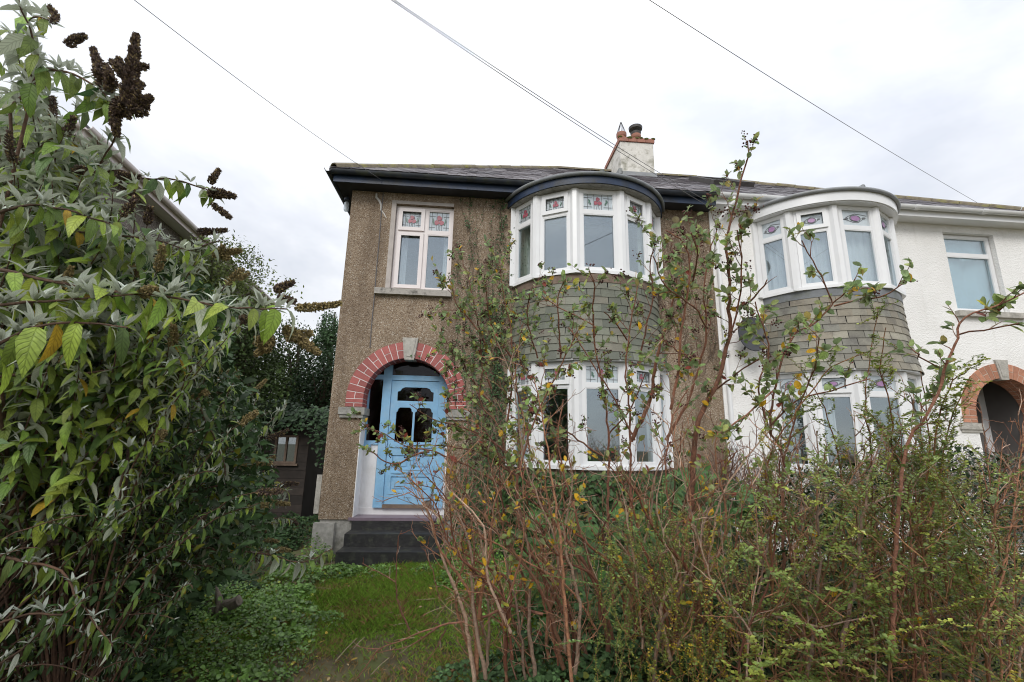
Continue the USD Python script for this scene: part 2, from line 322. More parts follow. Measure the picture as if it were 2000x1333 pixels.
def leaded(u0, u1, v0, v1, w, place, parent, style):
    cu, cv, W, H = (u0+u1)/2, (v0+v1)/2, u1-u0, v1-v0
    if style == 'tulip':
        lines = []
        for fx in (-0.36, -0.13, 0.13, 0.36): lines.append(strip((cu+fx*W, v0), (cu+fx*W, v1), 0.006, w))
        for fy in (0.2, 0.78): lines += [strip((u0, v0+fy*H), (cu-0.2*W, v0+fy*H), 0.006, w+0.0003), strip((cu+0.2*W, v0+fy*H), (u1, v0+fy*H), 0.006, w+0.0003)]
        lines += [strip((cu-0.05*W, v0), (cu-0.02*W, v0+0.35*H), 0.006, w+0.0006), strip((cu+0.05*W, v0), (cu+0.02*W, v0+0.35*H), 0.006, w+0.0006)]
        obj('lead_line', place(cat(*lines)), MAT['came'], parent)
        r = 0.12*H
        for du, dv in ((0, 0.2*H), (-0.85*r*1.15, -0.04*H), (0.85*r*1.15, -0.04*H)):
            obj('glass_petal', place(disc(cu+du, cv+dv, r, r*1.05, w+0.003, petal=0.1, k=3)), MAT['stain_red'], parent)
        for s in (-1, 1):
            obj('glass_leaf', place(cat(disc(cu+s*0.3*W, cv+0.05*H, 0.035*W, 0.13*H, w+0.003, petal=0.25, k=3), disc(cu+s*0.26*W, cv-0.1*H, 0.028*W, 0.08*H, w+0.0035))), MAT['stain_green'], parent)
    else:
        a = np.linspace(0, 2*np.pi, 20)
        ring = LineString(np.c_[cu + 0.2*W*np.cos(a), cv + 0.2*H*np.sin(a)]).buffer(0.004)
        swirl = LineString([(u0+0.06*W, cv-0.1*H), (cu-0.3*W, cv-0.14*H), (cu-0.1*W, cv-0.26*H), (cu+0.12*W, cv-0.24*H), (cu+0.36*W, cv+0.05*H)]).buffer(0.004)
        swirl2 = LineString([(u1-0.06*W, cv+0.2*H), (cu+0.28*W, cv+0.25*H), (cu, cv+0.3*H), (cu-0.25*W, cv+0.12*H), (cu-0.38*W, cv-0.02*H)]).buffer(0.004)
        ms = [trimesh.creation.extrude_polygon(g, 0.002, engine='earcut') for g in (unary_union([ring, swirl, swirl2]),) for g in getattr(g, 'geoms', [g])]
        for m in ms: m.apply_translation([0, 0, w])
        obj('lead_line', place(cat(*ms)), MAT['came'], parent)
        obj('glass_rose', place(disc(cu, cv, 0.17*W, 0.17*H, w+0.003, petal=0.08, k=5)), MAT['stain_purple'], parent)
        for s in (-1, 1): obj('glass_leaf', place(disc(cu+s*0.33*W, cv+s*0.04*H, 0.07*W, 0.06*H, w+0.003)), MAT['lead'], parent)
def window_part(parent, A, Bp, v0, v1, transom, mat, vent=False, style=None, mullion=None, opening=(), jamb=0.055, glass='glass', sill=True, depth=0.07, topglass='frosted_glass'):
    """One window: frame mesh with sashes, panes and leadwork as its children."""
    place, L = frame_of(A, Bp)
    w0, w1 = -depth/2, depth/2
    bars = [rect_frame(0, L, v0, v1, jamb, w0, w1)]
    cols = [(jamb, L-jamb)] if mullion is None else [(jamb, mullion-0.035), (mullion+0.035, L-jamb)]
    if mullion is not None: bars.append(B(mullion-0.035, mullion+0.035, v0+jamb, v1-jamb, w0, w1-0.002))
    rows = [(v0+jamb, v1-jamb, False)] if transom is None else [(v0+jamb, transom-0.03, False), (transom+0.03, v1-jamb, True)]
    if transom is not None:
        for c0, c1 in cols: bars.append(B(c0, c1, transom-0.03, transom+0.03, w0, w1-0.003))
    win = obj('window', place(cat(*bars)), MAT[mat], parent)
    for ci, (c0, c1) in enumerate(cols):
        for r0, r1, top in rows:
            a0, a1, b0, b1 = c0, c1, r0, r1
            if (ci, top) in opening or (vent and top):
                obj('sash', place(rect_frame(c0-0.014, c1+0.014, r0-0.014, r1+0.014, 0.058, w1-0.001, w1+0.022)), MAT[mat], win)
                a0, a1, b0, b1 = c0+0.044, c1-0.044, r0+0.044, r1-0.044
            else:
                obj('glazing_bead', place(rect_frame(c0, c1, r0, r1, 0.014, w1-0.03, w1-0.006)), MAT[mat], win)
                a0, a1, b0, b1 = c0+0.014, c1-0.014, r0+0.014, r1-0.014
            obj('pane', place(B(a0, a1, b0, b1, -0.006, 0.006)), MAT[topglass if (top and style) else glass], win)
            if top and style: leaded(a0, a1, b0, b1, 0.0085, place, win, style)
    return win

def curtain(parent, A, Bp, v0, v1, back, mat, amp=0.025, waves=7, u0=0.0, u1=1.0, seed=0, name='curtain', sag=0.0):
    place, L = frame_of(A, Bp)
    r = np.random.default_rng(seed)
    nu, nv = 60, 10
    U, V = np.meshgrid(np.linspace(u0*L, u1*L, nu), np.linspace(v0, v1, nv), indexing='ij')
    ph = r.uniform(0, 6)
    s = (U-u0*L)/max((u1-u0)*L, 1e-6)
    Wd = -back + amp*np.sin(s*waves*2*np.pi + ph + 0.7*np.sin(3*s+V*1.3)) + amp*0.5*np.sin(s*waves*4.7*np.pi + 2*ph)
    if sag: Wd = Wd + sag*np.sin((V-v0)/(v1-v0)*9 + 5*np.abs(s-0.6))*0.5
    v = np.stack([U, V, Wd], -1).reshape(-1, 3)
    i, j = np.meshgrid(np.arange(nu-1), np.arange(nv-1), indexing='ij')
    q = np.stack([i*nv+j, (i+1)*nv+j, (i+1)*nv+j+1, i*nv+j+1], -1).reshape(-1, 4)
    m = place(trimesh.Trimesh(v, np.vstack([q[:, [0, 1, 2]], q[:, [0, 2, 3]]]), process=False))
    return obj(name, m, MAT[mat], parent, smooth=True)

# ------------------------------------------------------------------ shared house pieces
def brick_arch(parent, cx, mat, mortar, sc, seed, rib=0.012):
    """Ring of bricks: whole bricks alternate with courses of two halves; painted brick soffit; mortar behind."""
    r = np.random.default_rng(seed)
    parts = []
    # bed joints: two straight courses up the stilt, then voussoirs round the arch
    courses = []
    zz = SPRING
    for k in range(2): courses.append(('s', zz + k*0.06, zz + k*0.06 + 0.06))
    half = math.radians(7.0)
    n = 11
    edges = np.linspace(0, math.pi/2 - half, n+1)
    back = FY + 0.30
    j = 0.0055
    def put(poly, y0, y1, tone):
        m = prism_y(poly, y0, y1)
        obj('brick', m, MAT[mat], parent, tint=np.array(sc)*tone)
    mid = (RI+RO)/2
    for side in (-1, 1):
        for idx in range(2+n):
            spans = [(RI, RO)] if idx % 2 else [(RI, mid-0.0), (mid+0.0, RO)]
            for (ra, rb) in spans:
                ra2, rb2 = ra + (j if ra > RI else 0), rb - (j if rb < RO else 0)
                tone = r.uniform(0.75, 1.2)
                if idx < 2:
                    _, za, zb = courses[idx]
                    xa, xb = sorted((cx + side*ra2, cx + side*rb2)); poly = sbox(xa, za + j, xb, zb - j)
                else:
                    a, b = edges[idx-2], edges[idx-1]
                    pts = []
                    for rad in (ra2, rb2):
                        da = j/rad
                        ang = np.linspace(a+da, b-da, 3)
                        arc = [(cx + side*rad*math.cos(t), ARCH_Z + rad*math.sin(t)) for t in ang]
                        pts += arc if rad == ra2 else arc[::-1]
                    poly = Polygon(pts).buffer(0)
                y0 = FY - rib + r.uniform(-0.002, 0.002)
                deep = FY + 0.105 if ra == RI else FY + 0.08
                put(poly, y0, deep, tone)
                if ra == RI:          # the soffit goes back in two more bricks
                    inner = poly if (rb == RO) is False else poly.intersection(Point(cx, ARCH_Z).buffer(mid-0.01, 32) if idx >= 2 else sbox(cx-mid+0.01, 0, cx+mid-0.01, 9))
                    if not inner.is_empty: put(inner, FY + 0.117, FY + 0.21, r.uniform(0.8, 1.1)); put(inner, FY + 0.222, back, r.uniform(0.8, 1.1))
    ring = arch_poly(cx, SPRING+0.002, RO-0.004).difference(arch_poly(cx, SPRING-0.2, RI+0.006))
    obj('mortar', prism_y(ring, FY - rib + 0.0045, back-0.003), MAT[mortar], parent)
def keystone(parent, cx, mat):
    top, bot = 0.115, 0.07
    poly = Polygon([(cx-bot, 2.695), (cx+bot, 2.695), (cx+top, 3.03), (cx-top, 3.03)])
    m = prism_y(poly, FY-0.045, FY+0.12)
    obj('keystone', m, MAT[mat], parent)
    inner = Polygon([(cx-bot+0.03, 2.745), (cx+bot-0.03, 2.745), (cx+top-0.035, 2.995), (cx-top+0.035, 2.995)])
    obj('keystone_panel', prism_y(inner, FY-0.052, FY-0.04), MAT[mat], parent)
def impost(parent, x0, x1, mat, z0=1.825, z1=1.972):
    obj('impost', cat(B(x0, x1, FY-0.05, FY+0.30, z0+0.045, z1), B(x0+0.02, x1-0.02, FY-0.035, FY+0.29, z0, z0+0.044)), MAT[mat], parent)
def curve_pts(cx, R, zc=7.36, x_half=None, n=40, y_end=FY):
    """Plan arc in front of the wall, from left to right."""
    h = math.sqrt(R*R - (zc-y_end)**2)
    a0 = math.atan2(y_end-zc, -h); a1 = math.atan2(y_end-zc, h)
    if a0 > 0: a0 -= 2*math.pi
    t = np.linspace(a0, a1, n) if a1 > a0 else np.linspace(a0 + 0, a1, n)
    return np.c_[cx + R*np.cos(t), zc + R*np.sin(t)]
def segment_poly(cx, R, y_back=FY+0.05):
    p = curve_pts(cx, R); return Polygon(np.vstack([p, [[p[-1, 0], y_back], [p[0, 0], y_back]]]))
def slates(parent, cx, z0, z1, rows, mat, palette, seed, Rtop, Rbot, flare=3.0):
    r = np.random.default_rng(seed)
    zs = np.linspace(z1, z0, rows+1)
    def rad(z):
        s = (z1 - z)/(z1 - z0)
        return Rtop + 0.03*s + (Rbot-Rtop-0.03)*s**flare
    for k in range(rows):
        zt, zb = zs[k] + 0.02, zs[k+1] - 0.004
        Rt, Rb = rad(zt) + 0.003, rad(zb) + 0.013
        p = curve_pts(cx, (Rt+Rb)/2)
        t0 = math.atan2(p[0, 1]-7.36, p[0, 0]-cx); t1 = math.atan2(p[-1, 1]-7.36, p[-1, 0]-cx)
        if t0 > 0: t0 -= 2*math.pi
        nsl = 15
        w = (t1-t0)/nsl
        start = t0 - (w/2 if k % 2 else 0)
        for i in range(nsl+1):
            a, b = start + i*w + r.uniform(-0.006, 0.006), start + (i+1)*w + r.uniform(-0.006, 0.006)
            a, b = max(a, t0), min(b, t1)
            if b - a < 0.02: continue
            g = 0.0016
            a += g; b -= g
            dz = r.normal(0, 0.004); lift = r.uniform(0, 0.004)
            pts = []
            for (R, z) in ((Rt, zt), (Rb + lift, zb + dz)):
                for th in (0.0, 0.008):
                    for s in (a, (a+b)/2, b):
                        pts.append((cx + (R+th)*math.cos(s), 7.36 + (R+th)*math.sin(s), z))
            v = np.array(pts)    # top inner 0-2, top outer 3-5, bottom inner 6-8, bottom outer 9-11
            F = []
            for c in (0, 1):
                F += [(3+c, 9+c, 10+c), (3+c, 10+c, 4+c), (9+c, 6+c, 7+c), (9+c, 7+c, 10+c), (0+c, 3+c, 4+c), (0+c, 4+c, 1+c)]
            F += [(0, 6, 9), (0, 9, 3), (2, 5, 11), (2, 11, 8)]
            col = np.array(palette[r.integers(len(palette))])*r.uniform(0.82, 1.15)
            obj('slate', (v, np.array(F)), MAT[mat], parent, tint=col)
    # solid backing that the slates hang on
    zz = np.linspace(z0+0.004, z1, 12); ring = []
    for z in zz: ring.append(np.c_[curve_pts(cx, rad(z) - 0.004, n=30), np.full(30, z)])
    v = np.vstack(ring); F = []
    for i in range(11):
        for j2 in range(29):
            a = i*30+j2; F += [(a, a+1, a+31), (a, a+31, a+30)]
    obj('slate_batten', (v, np.array(F)), MAT['dark_soffit'], parent, smooth=True)
    return rad(z0)

def bay(parent, cx, wmat, roofmat, fasciamat, slatemat, palette, style, seed, curtains, Rtop=1.235, Rbot=1.34, trim='upvc', vents=(1, 3), apron='lead', zroof=5.42):
    V = [(cx+x, y) for x, y in BAYV]
    for (z0, z1, tr) in ((3.92, 5.25, 4.885), (1.20, 2.63, 2.30)):
        for i in range(5):
            A, Bq = np.array(V[i]), np.array(V[i+1])
            L = np.linalg.norm(Bq-A); d = (Bq-A)/L
            window_part(parent, A + d*0.06, Bq - d*0.06, z0+0.035, z1, tr, wmat, vent=i in vents, style=style, jamb=0.05)
        for i in range(6):      # corner posts
            x, y = V[i]
            yy = y if 0 < i < 5 else y - 0.02
            if i in (0, 5): m = B(x-0.07, x+0.07, y-0.06, y+0.04, z0, z1)
            else:
                m = trimesh.creation.cylinder(radius=0.078, height=z1-z0, sections=8); m.apply_transform(trimesh.transformations.rotation_matrix(math.atan2(y-7.36, x-cx)+math.pi/8, [0, 0, 1])); m.apply_translation([x, y+0.012, (z0+z1)/2])
            obj('corner_post', m, MAT[wmat], parent)
        # projecting sill, polygonal
        out = [(cx + x*1.045, 6.9 + (y-6.9)*1.075 - 0.02) for x, y in BAYV]; out[0] = (out[0][0], FY); out[-1] = (out[-1][0], FY)
        obj('window_sill', prism_z(Polygon(out + [(out[-1][0], FY+0.05), (out[0][0], FY+0.05)]), z0-0.012, z0+0.034), MAT[trim], parent)
    zb = 2.66
    rb = slates(parent, cx, zb, 3.80, 10, slatemat, palette, seed, Rtop, Rbot)
    obj('flashing', shell(cx, Rtop+0.022, Rtop+0.006, 3.78, 3.905), MAT[apron], parent, smooth=40)
    # soffit under the flared slates and head board of the lower windows
    obj('bay_soffit', prism_z(segment_poly(cx, rb-0.006), 2.635, 2.662), MAT[trim], parent)
    # flat roof with curved fascia
    Rf = 1.385
    obj('bay_fascia', shell(cx, Rf, Rf-0.02, 5.268, zroof-0.03), MAT[fasciamat], parent, smooth=40)
    obj('bay_eaves_soffit', prism_z(segment_poly(cx, Rf-0.021), 5.255, 5.275), MAT[trim if trim == 'upvc' and fasciamat != 'navy_paint' else 'concrete'], parent)
    # rounded lead edge
    p = curve_pts(cx, Rf+0.022, n=44); pts = np.c_[p, np.full(len(p), zroof-0.012)]
    obj('roof_edge', tube(pts, 0.032, 8), MAT[roofmat], parent, smooth=True)
    dome_v = [np.c_[curve_pts(cx, Rf+0.02, n=44), np.full(44, zroof)], np.c_[cx + (curve_pts(cx, Rf+0.02, n=44)[:, 0]-cx)*0.55, (curve_pts(cx, Rf+0.02, n=44)[:, 1]-FY)*0.4+FY, np.full(44, zroof+0.075)]]
    v = np.vstack(dome_v + [[[cx, FY, zroof+0.085]]]); F = []
    for j2 in range(43): F += [(j2, j2+1, 44+j2+1), (j2, 44+j2+1, 44+j2), (44+j2, 44+j2+1, 88)]
    obj('bay_roof', (v, np.array(F)), MAT[roofmat], parent, smooth=True)
    pr = tube([(cx+0.02, 5.95, zroof+0.03), (cx+0.02, 6.3, zroof+0.075), (cx+0.02, FY, zroof+0.1)], 0.035, 7)
    obj('lead_roll', pr, MAT[roofmat], parent, smooth=True)
    # wall under the lower windows
    obj('bay_wall', prism_z(segment_poly(cx, 1.22), -0.2, 1.187), MAT['pebbledash' if fasciamat == 'navy_paint' else 'white_render'], parent, smooth=40)
    for (i, z0, z1, m, u0, u1, wv) in curtains:
        A, Bq = np.array(V[i]), np.array(V[i+1])
        curtain(parent, A, Bq, z0, z1, 0.14, m, waves=wv, u0=u0, u1=u1, seed=seed+i)
def shell(cx, Ro, Ri, z0, z1):
    p, q = curve_pts(cx, Ro), curve_pts(cx, Ri)
    return prism_z(Polygon(np.vstack([p, q[::-1]])), z0, z1)

def roof(parent, x_ridge0, x_ridge1, x_eave0, x_eave1, hip_left, palette, seed):
    """Front slope of hung slates, side hip, back slope, ridge and hip tiles."""
    r = np.random.default_rng(seed)
    ey, ez = 6.56, 5.60
    A, Bv = np.array([x_eave0, ey, ez]), np.array([x_eave1, ey, ez])
    R0, R1 = np.array([x_ridge0, RIDGE_Y, RIDGE_Z]), np.array([x_ridge1, RIDGE_Y, RIDGE_Z])
    by = 2*RIDGE_Y - ey
    C, Dv = np.array([x_eave0, by, ez]), np.array([x_eave1, by, ez])
    v = np.array([A, Bv, R1, R0, C, Dv]); dn = np.array([0, 0, -0.06])
    quads = [(0, 1, 2, 3), (5, 4, 3, 2)]
    F = []
    for q in quads: F += [(q[0], q[1], q[2]), (q[0], q[2], q[3])]
    F += [(4, 0, 3)] if hip_left else [(1, 5, 2)]
    obj('roof', trimesh.Trimesh(np.vstack([v, v+dn]), np.vstack([F, np.array(F)[:, ::-1]+6]), process=False), MAT['lead'], parent)
    bag = Bag()
    n = np.cross(Bv-A, R0-A); n /= np.linalg.norm(n)
    if n[2] < 0: n = -n
    rows = 26
    poly = Polygon([(x_eave0, 0), (x_eave1, 0), (x_ridge1, 1), (x_ridge0, 1)])
    for k in range(rows):
        s0, s1 = k/rows - 0.004, min((k+1.06)/rows, 1.0)
        x = min(x_eave0, x_ridge0) - 0.3 + (0.15 if k % 2 else 0) + r.uniform(-0.01, 0.01)
        while x < max(x_eave1, x_ridge1):
            xm = x + 0.15
            lim0 = x_eave0 + (x_ridge0-x_eave0)*max(s0, 0); lim1 = x_eave1 + (x_ridge1-x_eave1)*max(s0, 0)
            a, b = max(x+0.003, lim0), min(x+0.297, lim1)
            if b - a > 0.05:
                def P(xx, s, h): return np.array([xx, ey + (RIDGE_Y-ey)*s, ez + (RIDGE_Z-ez)*s]) + n*h
                up = r.uniform(0.012, 0.018)
                c = [P(a, s0, up), P(b, s0, up), P(b, s1, 0.006), P(a, s1, 0.006), P(a, s0, up-0.008), P(b, s0, up-0.008)]
                bag.add((np.array(c), np.array([(0, 1, 2), (0, 2, 3), (4, 5, 1), (4, 1, 0)])), np.array(palette[r.integers(len(palette))])*r.uniform(0.8, 1.2))
            x += 0.30
    bag.build('slate_covering', MAT['roof_slate'], parent, kind='stuff')
    def tiles(P, Q, name):
        L = np.linalg.norm(Q-P); m = int(L/0.42)
        d = (Q-P)/L; side = np.cross(d, [0, 0, 1.0]); side /= np.linalg.norm(side); up = np.cross(side, d)
        for i in range(m):
            a, b = P + d*(i*L/m+0.003), P + d*((i+1)*L/m-0.003)
            ang = np.linspace(-0.15, np.pi+0.15, 7)
            rr = 0.105*r.uniform(0.97, 1.03)
            ring = [np.cos(t)*side*rr + np.sin(t)*up*rr*0.8 for t in ang]
            ring2 = [g*0.82 for g in ring]
            vv = np.array([a+g for g in ring] + [b+g for g in ring] + [a+g for g in ring2] + [b+g for g in ring2]) + up*(-0.02) + np.array([0, 0, r.normal(0, 0.004)])
            FF = []
            for j2 in range(6):
                FF += [(j2, j2+1, 7+j2+1), (j2, 7+j2+1, 7+j2), (14+j2+1, 14+j2, 21+j2), (14+j2+1, 21+j2, 21+j2+1), (j2, 14+j2, 14+j2+1), (j2, 14+j2+1, j2+1), (7+j2, 7+j2+1, 21+j2+1), (7+j2, 21+j2+1, 21+j2)]
            obj(name, (vv, np.array(FF)), MAT['ridge_moss'], parent)
    tiles(R0, R1, 'ridge_tile')
    if hip_left: tiles(A + (R0-A)*0.01, R0, 'hip_tile')
    else: tiles(Bv + (R1-Bv)*0.01, R1, 'hip_tile')

def gutter_run(parent, pts, mat, r0=0.058, name='gutter'):
    """Half-round gutter: an open U swept along pts."""
    p = np.asarray(pts, float); ang = np.linspace(np.pi, 2*np.pi, 9)
    prof = np.r_[np.c_[np.cos(ang)*r0, np.sin(ang)*r0], np.c_[np.cos(ang[::-1])*(r0-0.006), np.sin(ang[::-1])*(r0-0.006)]]
    ms = []
    for a, b in zip(p[:-1], p[1:]):
        d = (b-a)/np.linalg.norm(b-a); side = np.cross(d, [0, 0, 1.0]); side /= np.linalg.norm(side)
        k = len(prof)
        ring = lambda c: np.array([c + s*side + np.array([0, 0, t]) for s, t in prof])
        v = np.vstack([ring(a), ring(b)]); F = []
        for i in range(k): j2 = (i+1) % k; F += [(i, j2, k+j2), (i, k+j2, k+i)]
        for base, fl in ((0, 1), (k, -1)):
            for i in range(8): q = (base+i, base+i+1, base+k-2-i, base+k-1-i); F += [(q[0], q[1], q[2])[::fl], (q[0], q[2], q[3])[::fl]]
        ms.append(trimesh.Trimesh(v, F, process=False))
    return obj(name, cat(*ms), MAT[mat], parent, smooth=40)

# ------------------------------------------------------------------ the pebble-dashed house
def build_house():
    H = thing('pebbledash_house', 'brown pebbledash semi-detached house with blue front door and red brick arch', 'house', ((XL+XP)/2, FY, 0))
    holes = unary_union([arch_poly(ARCH_X, 0.44, RI), sbox(ARCH_X-RO, SPRING, ARCH_X+RO, ARCH_Z), Point(ARCH_X, ARCH_Z).buffer(RO, 48).intersection(sbox(-9, ARCH_Z, 9, 9)), sbox(-1.405, 3.80, -0.436, 5.245), bay_hole(BC_H)])
    front = sbox(XL, 0.44, XP, ZS).difference(holes)
    wall = cat(prism_y(front, FY, FY+0.30), B(XL, XL+0.3, FY+0.301, BACK, 0.44, ZS), B(XL+0.301, XP, BACK-0.3, BACK, 0.44, ZS))
    obj('wall', wall, MAT['pebbledash'], H)
    obj('plinth', cat(B(XL+0.02, -1.62, FY+0.02, FY+0.28, -0.3, 0.438), B(-0.35, XP, FY+0.02, FY+0.28, -0.3, 0.438), B(XL+0.02, XL+0.28, FY+0.281, BACK, -0.3, 0.438)), MAT['concrete'], H)
    obj('corner_stone', B(XL-0.04, XL+0.24, FY-0.06, FY+0.018, -0.2, 0.40), MAT['concrete'], H)
    # rooms behind the glass
    obj('interior', cat(B(-0.2, XP-0.02, FY+3.2, FY+3.3, 0.4, ZS), B(XL+0.31, -0.2, FY+2.6, FY+2.7, 2.95, ZS), B(-0.3, -0.2, FY+0.31, FY+3.2, 0.4, ZS-0.03), B(XL+0.31, XP-0.02, FY+0.31, FY+3.2, 2.88, 2.98), B(XP-0.1, XP-0.02, FY+0.31, FY+3.2, 0.4, ZS-0.03), B(XL+0.31, XP-0.02, FY+0.31, FY+3.2, 0.3, 0.4), B(XL+0.31, XP-0.02, FY+0.31, FY+3.2, ZS-0.028, ZS-0.001)), MAT['interior'], H)
    obj('hall_wall', cat(B(XL+0.31, -0.31, FY+1.6, FY+1.7, 0.41, 2.87), B(XL+0.301, XL+0.36, FY+0.34, FY+1.6, 0.41, 2.87)), MAT['dark_interior'], H)
    brick_arch(H, ARCH_X, 'red_brick', 'mortar_white', (1, 1, 1), 3)
    keystone(H, ARCH_X, 'pale_stone')
    impost(H, -1.935, -1.565, 'concrete'); impost(H, -0.405, -0.05, 'concrete')
    # white reveals of the porch
    obj('porch_reveal', B(-1.612, -1.602, FY-0.004, FY+0.29, 0.47, 1.824), MAT['white_paint'], H); obj('porch_reveal', B(-0.368, -0.358, FY-0.004, FY+0.29, 0.47, 1.824), MAT['white_paint'], H)
    # door screen, plane y = 7.2
    Y = 7.2
    obj('side_panel', B(-1.66, -1.40, Y-0.01, Y+0.06, 0.46, 1.45), MAT['white_paint'], H)
    obj('door_riser', B(-1.66, -0.33, Y-0.02, Y+0.08, 0.455, 0.56), MAT['white_paint'], H)
    obj('threshold_tile', B(-1.66, -0.33, FY-0.03, Y+0.05, 0.43, 0.468), MAT['purple_tile'], H)
    fr = cat(B(-1.39, -1.265, Y-0.045, Y+0.05, 0.565, 2.80), B(-0.54, -0.41, Y-0.045, Y+0.05, 0.565, 2.80), B(-1.66, -0.33, Y-0.04, Y+0.05, 2.425, 2.50), B(-1.66, -1.40, Y-0.03, Y+0.05, 1.452, 1.51), B(-1.66, -1.585, Y-0.02, Y+0.05, 1.51, 2.424), B(-0.408, -0.33, Y-0.02, Y+0.04, 1.5, 1.56),
             B(-1.40, -1.26, Y-0.06, Y-0.046, 0.566, 0.68), B(-0.545, -0.40, Y-0.06, Y-0.046, 0.566, 0.68), B(-1.62, -1.5, Y-0.06, Y-0.031, 1.42, 1.451))
    obj('door_frame', fr, MAT['blue_paint'], H)
    obj('jamb_strip', B(-0.407, -0.372, Y-0.03, Y+0.04, 0.561, 1.824), MAT['white_paint'], H)
    # leaf with shaped glass openings
    def shaped(x0, x1, z0, z1, n=6):
        w, t = x1-x0, z1-z0; s = 0.2*w
        k = min(0.035, t*0.2)
        top = [(x0, z1-2*k), (x0+0.35*s, z1-1.7*k), (x0+0.55*s, z1-0.6*k), (x0+s, z1), (x1-s, z1), (x1-0.55*s, z1-0.6*k), (x1-0.35*s, z1-1.7*k), (x1, z1-2*k)]
        return Polygon([(x0, z0)] + top + [(x1, z0)])
    g = [shaped(-1.165, -0.62, 2.11, 2.32), shaped(-1.165, -0.915, 1.50, 2.01), shaped(-0.885, -0.615, 1.50, 2.01)]
    lx0, lx1, lz0, lz1 = -1.262, -0.543, 0.612, 2.422
    leaf = sbox(lx0, lz0, lx1, lz1).difference(unary_union(g))
    pan = [(-1.175, -0.937, 1.115, 1.305), (-0.865, -0.62, 1.115, 1.305), (-1.175, -0.937, 0.80, 1.0), (-0.865, -0.62, 0.80, 1.0)]
    rec = unary_union([sbox(a, c, b, d) for a, b, c, d in pan])
    broken = Polygon([(lx1-0.13, lz0-0.01), (lx1-0.12, lz0+0.05), (lx1-0.05, lz0+0.06), (lx1-0.035, lz0+0.15), (lx1-0.02, lz0+0.15), (lx1-0.02, lz0-0.01)])
    door = obj('door', prism_y(leaf.difference(rec).difference(broken), Y-0.022, Y+0.02), MAT['blue_paint'], H)
    for (a, b, c, d) in pan:
        obj('door_panel', cat(B(a, b, Y-0.006, Y+0.012, c, d), B(a+0.03, b-0.03, Y-0.016, Y-0.0062, c+0.03, d-0.03)), MAT['blue_paint'], door)
    [obj('door_moulding', q, MAT['blue_paint'], door) for q in (B(lx0+0.06, lx1-0.06, Y-0.034, Y-0.0225, 1.415, 1.47), B(lx0+0.08, lx1-0.08, Y-0.03, Y-0.0225, 1.045, 1.062), B(-0.92, -0.883, Y-0.03, Y-0.0225, 0.84, 1.0))]
    for (zc, xa, xb) in ((1.085, -1.02, -0.66), (1.03, -1.15, -1.0), (0.745, -1.22, -1.1), (0.86, -1.13, -0.98), (0.70, -0.98, -0.85)):
        obj('paint_crack', prism_y(Polygon([(xa, zc), ((xa+xb)/2, zc+0.006), (xb, zc+0.002), ((xa+xb)/2+0.03, zc-0.003)]), Y-0.0235, Y-0.021), MAT['bare_wood'], door)
    obj('rotten_patch', prism_y(broken.buffer(-0.002), Y-0.004, Y+0.012), MAT['bare_wood'], door)
    obj('weather_bar', B(lx0-0.002, lx1+0.002, Y-0.07, Y-0.024, 0.562, 0.611), MAT['bare_wood'], door)
    for q in g: obj('door_glass', prism_y(q.buffer(0.008), Y+0.0, Y+0.006), MAT['dark_glass'], door)
    obj('letter_plate', cat(B(-1.0, -0.80, Y-0.042, Y-0.035, 1.335, 1.41), B(-0.98, -0.82, Y-0.05, Y-0.043, 1.35, 1.395)), MAT['iron'], door)
    kn = trimesh.creation.cylinder(radius=0.024, height=0.02, sections=14); kn.apply_transform(trimesh.transformations.rotation_matrix(math.pi/2, [1, 0, 0])); kn.apply_translation([-0.589, Y-0.034, 1.687])
    obj('lock', kn, MAT['brass'], door)
    # faint worn fixings on the rail between the panes
    for dx in (-0.925, -0.895): obj('screw_head', B(dx-0.006, dx+0.006, Y-0.0255, Y-0.0225, 2.045, 2.062), MAT['lead'], door)
    obj('side_glass', B(-1.584, -1.392, Y+0.0, Y+0.008, 1.515, 2.42), MAT['dark_glass'], H)
    obj('side_glass', B(-0.409, -0.34, Y+0.0, Y+0.008, 1.55, 2.42), MAT['dark_glass'], H)
    obj('fan_light', B(-1.66, -0.33, Y+0.002, Y+0.01, 2.502, 2.80), MAT['dark_glass'], H)
    # steps
    for (y0, z0, z1) in ((FY-0.05, 0.29, 0.428), (6.55, 0.13, 0.315), (6.25, -0.2, 0.16)):
        m = B(-1.60-(FY-y0)*0.03, -0.36, y0, FY+0.28 if y0 > 6.8 else FY+0.01, z0, z1)
        obj('step', m, MAT['black_paint'], H)
    # first-floor window over the door
    obj('window_surround', cat(B(-1.43, -1.36, FY-0.006, FY+0.095, 3.80, 5.30), B(-1.358, -0.44, FY-0.004, FY+0.095, 5.247, 5.30)), MAT['reveal'], H)
    window_part(H, (-1.355, FY+0.10), (-0.44, FY+0.10), 3.80, 5.243, 4.80, 'old_upvc', mullion=0.475, opening=((0, False), (0, True)), style='tulip')
    obj('window_sill', B(-1.575, -0.41, FY-0.07, FY+0.09, 3.70, 3.795), MAT['sill_stone'], H)
    curtain(H, (-1.355, FY+0.22), (-0.44, FY+0.22), 3.82, 5.2, 0.0, 'curtain_white', waves=2, u0=0.0, u1=0.2, seed=4)
    curtain(H, (-1.355, FY+0.22), (-0.44, FY+0.22), 3.82, 5.2, 0.0, 'curtain_white', waves=2, u0=0.84, u1=1.0, seed=5)
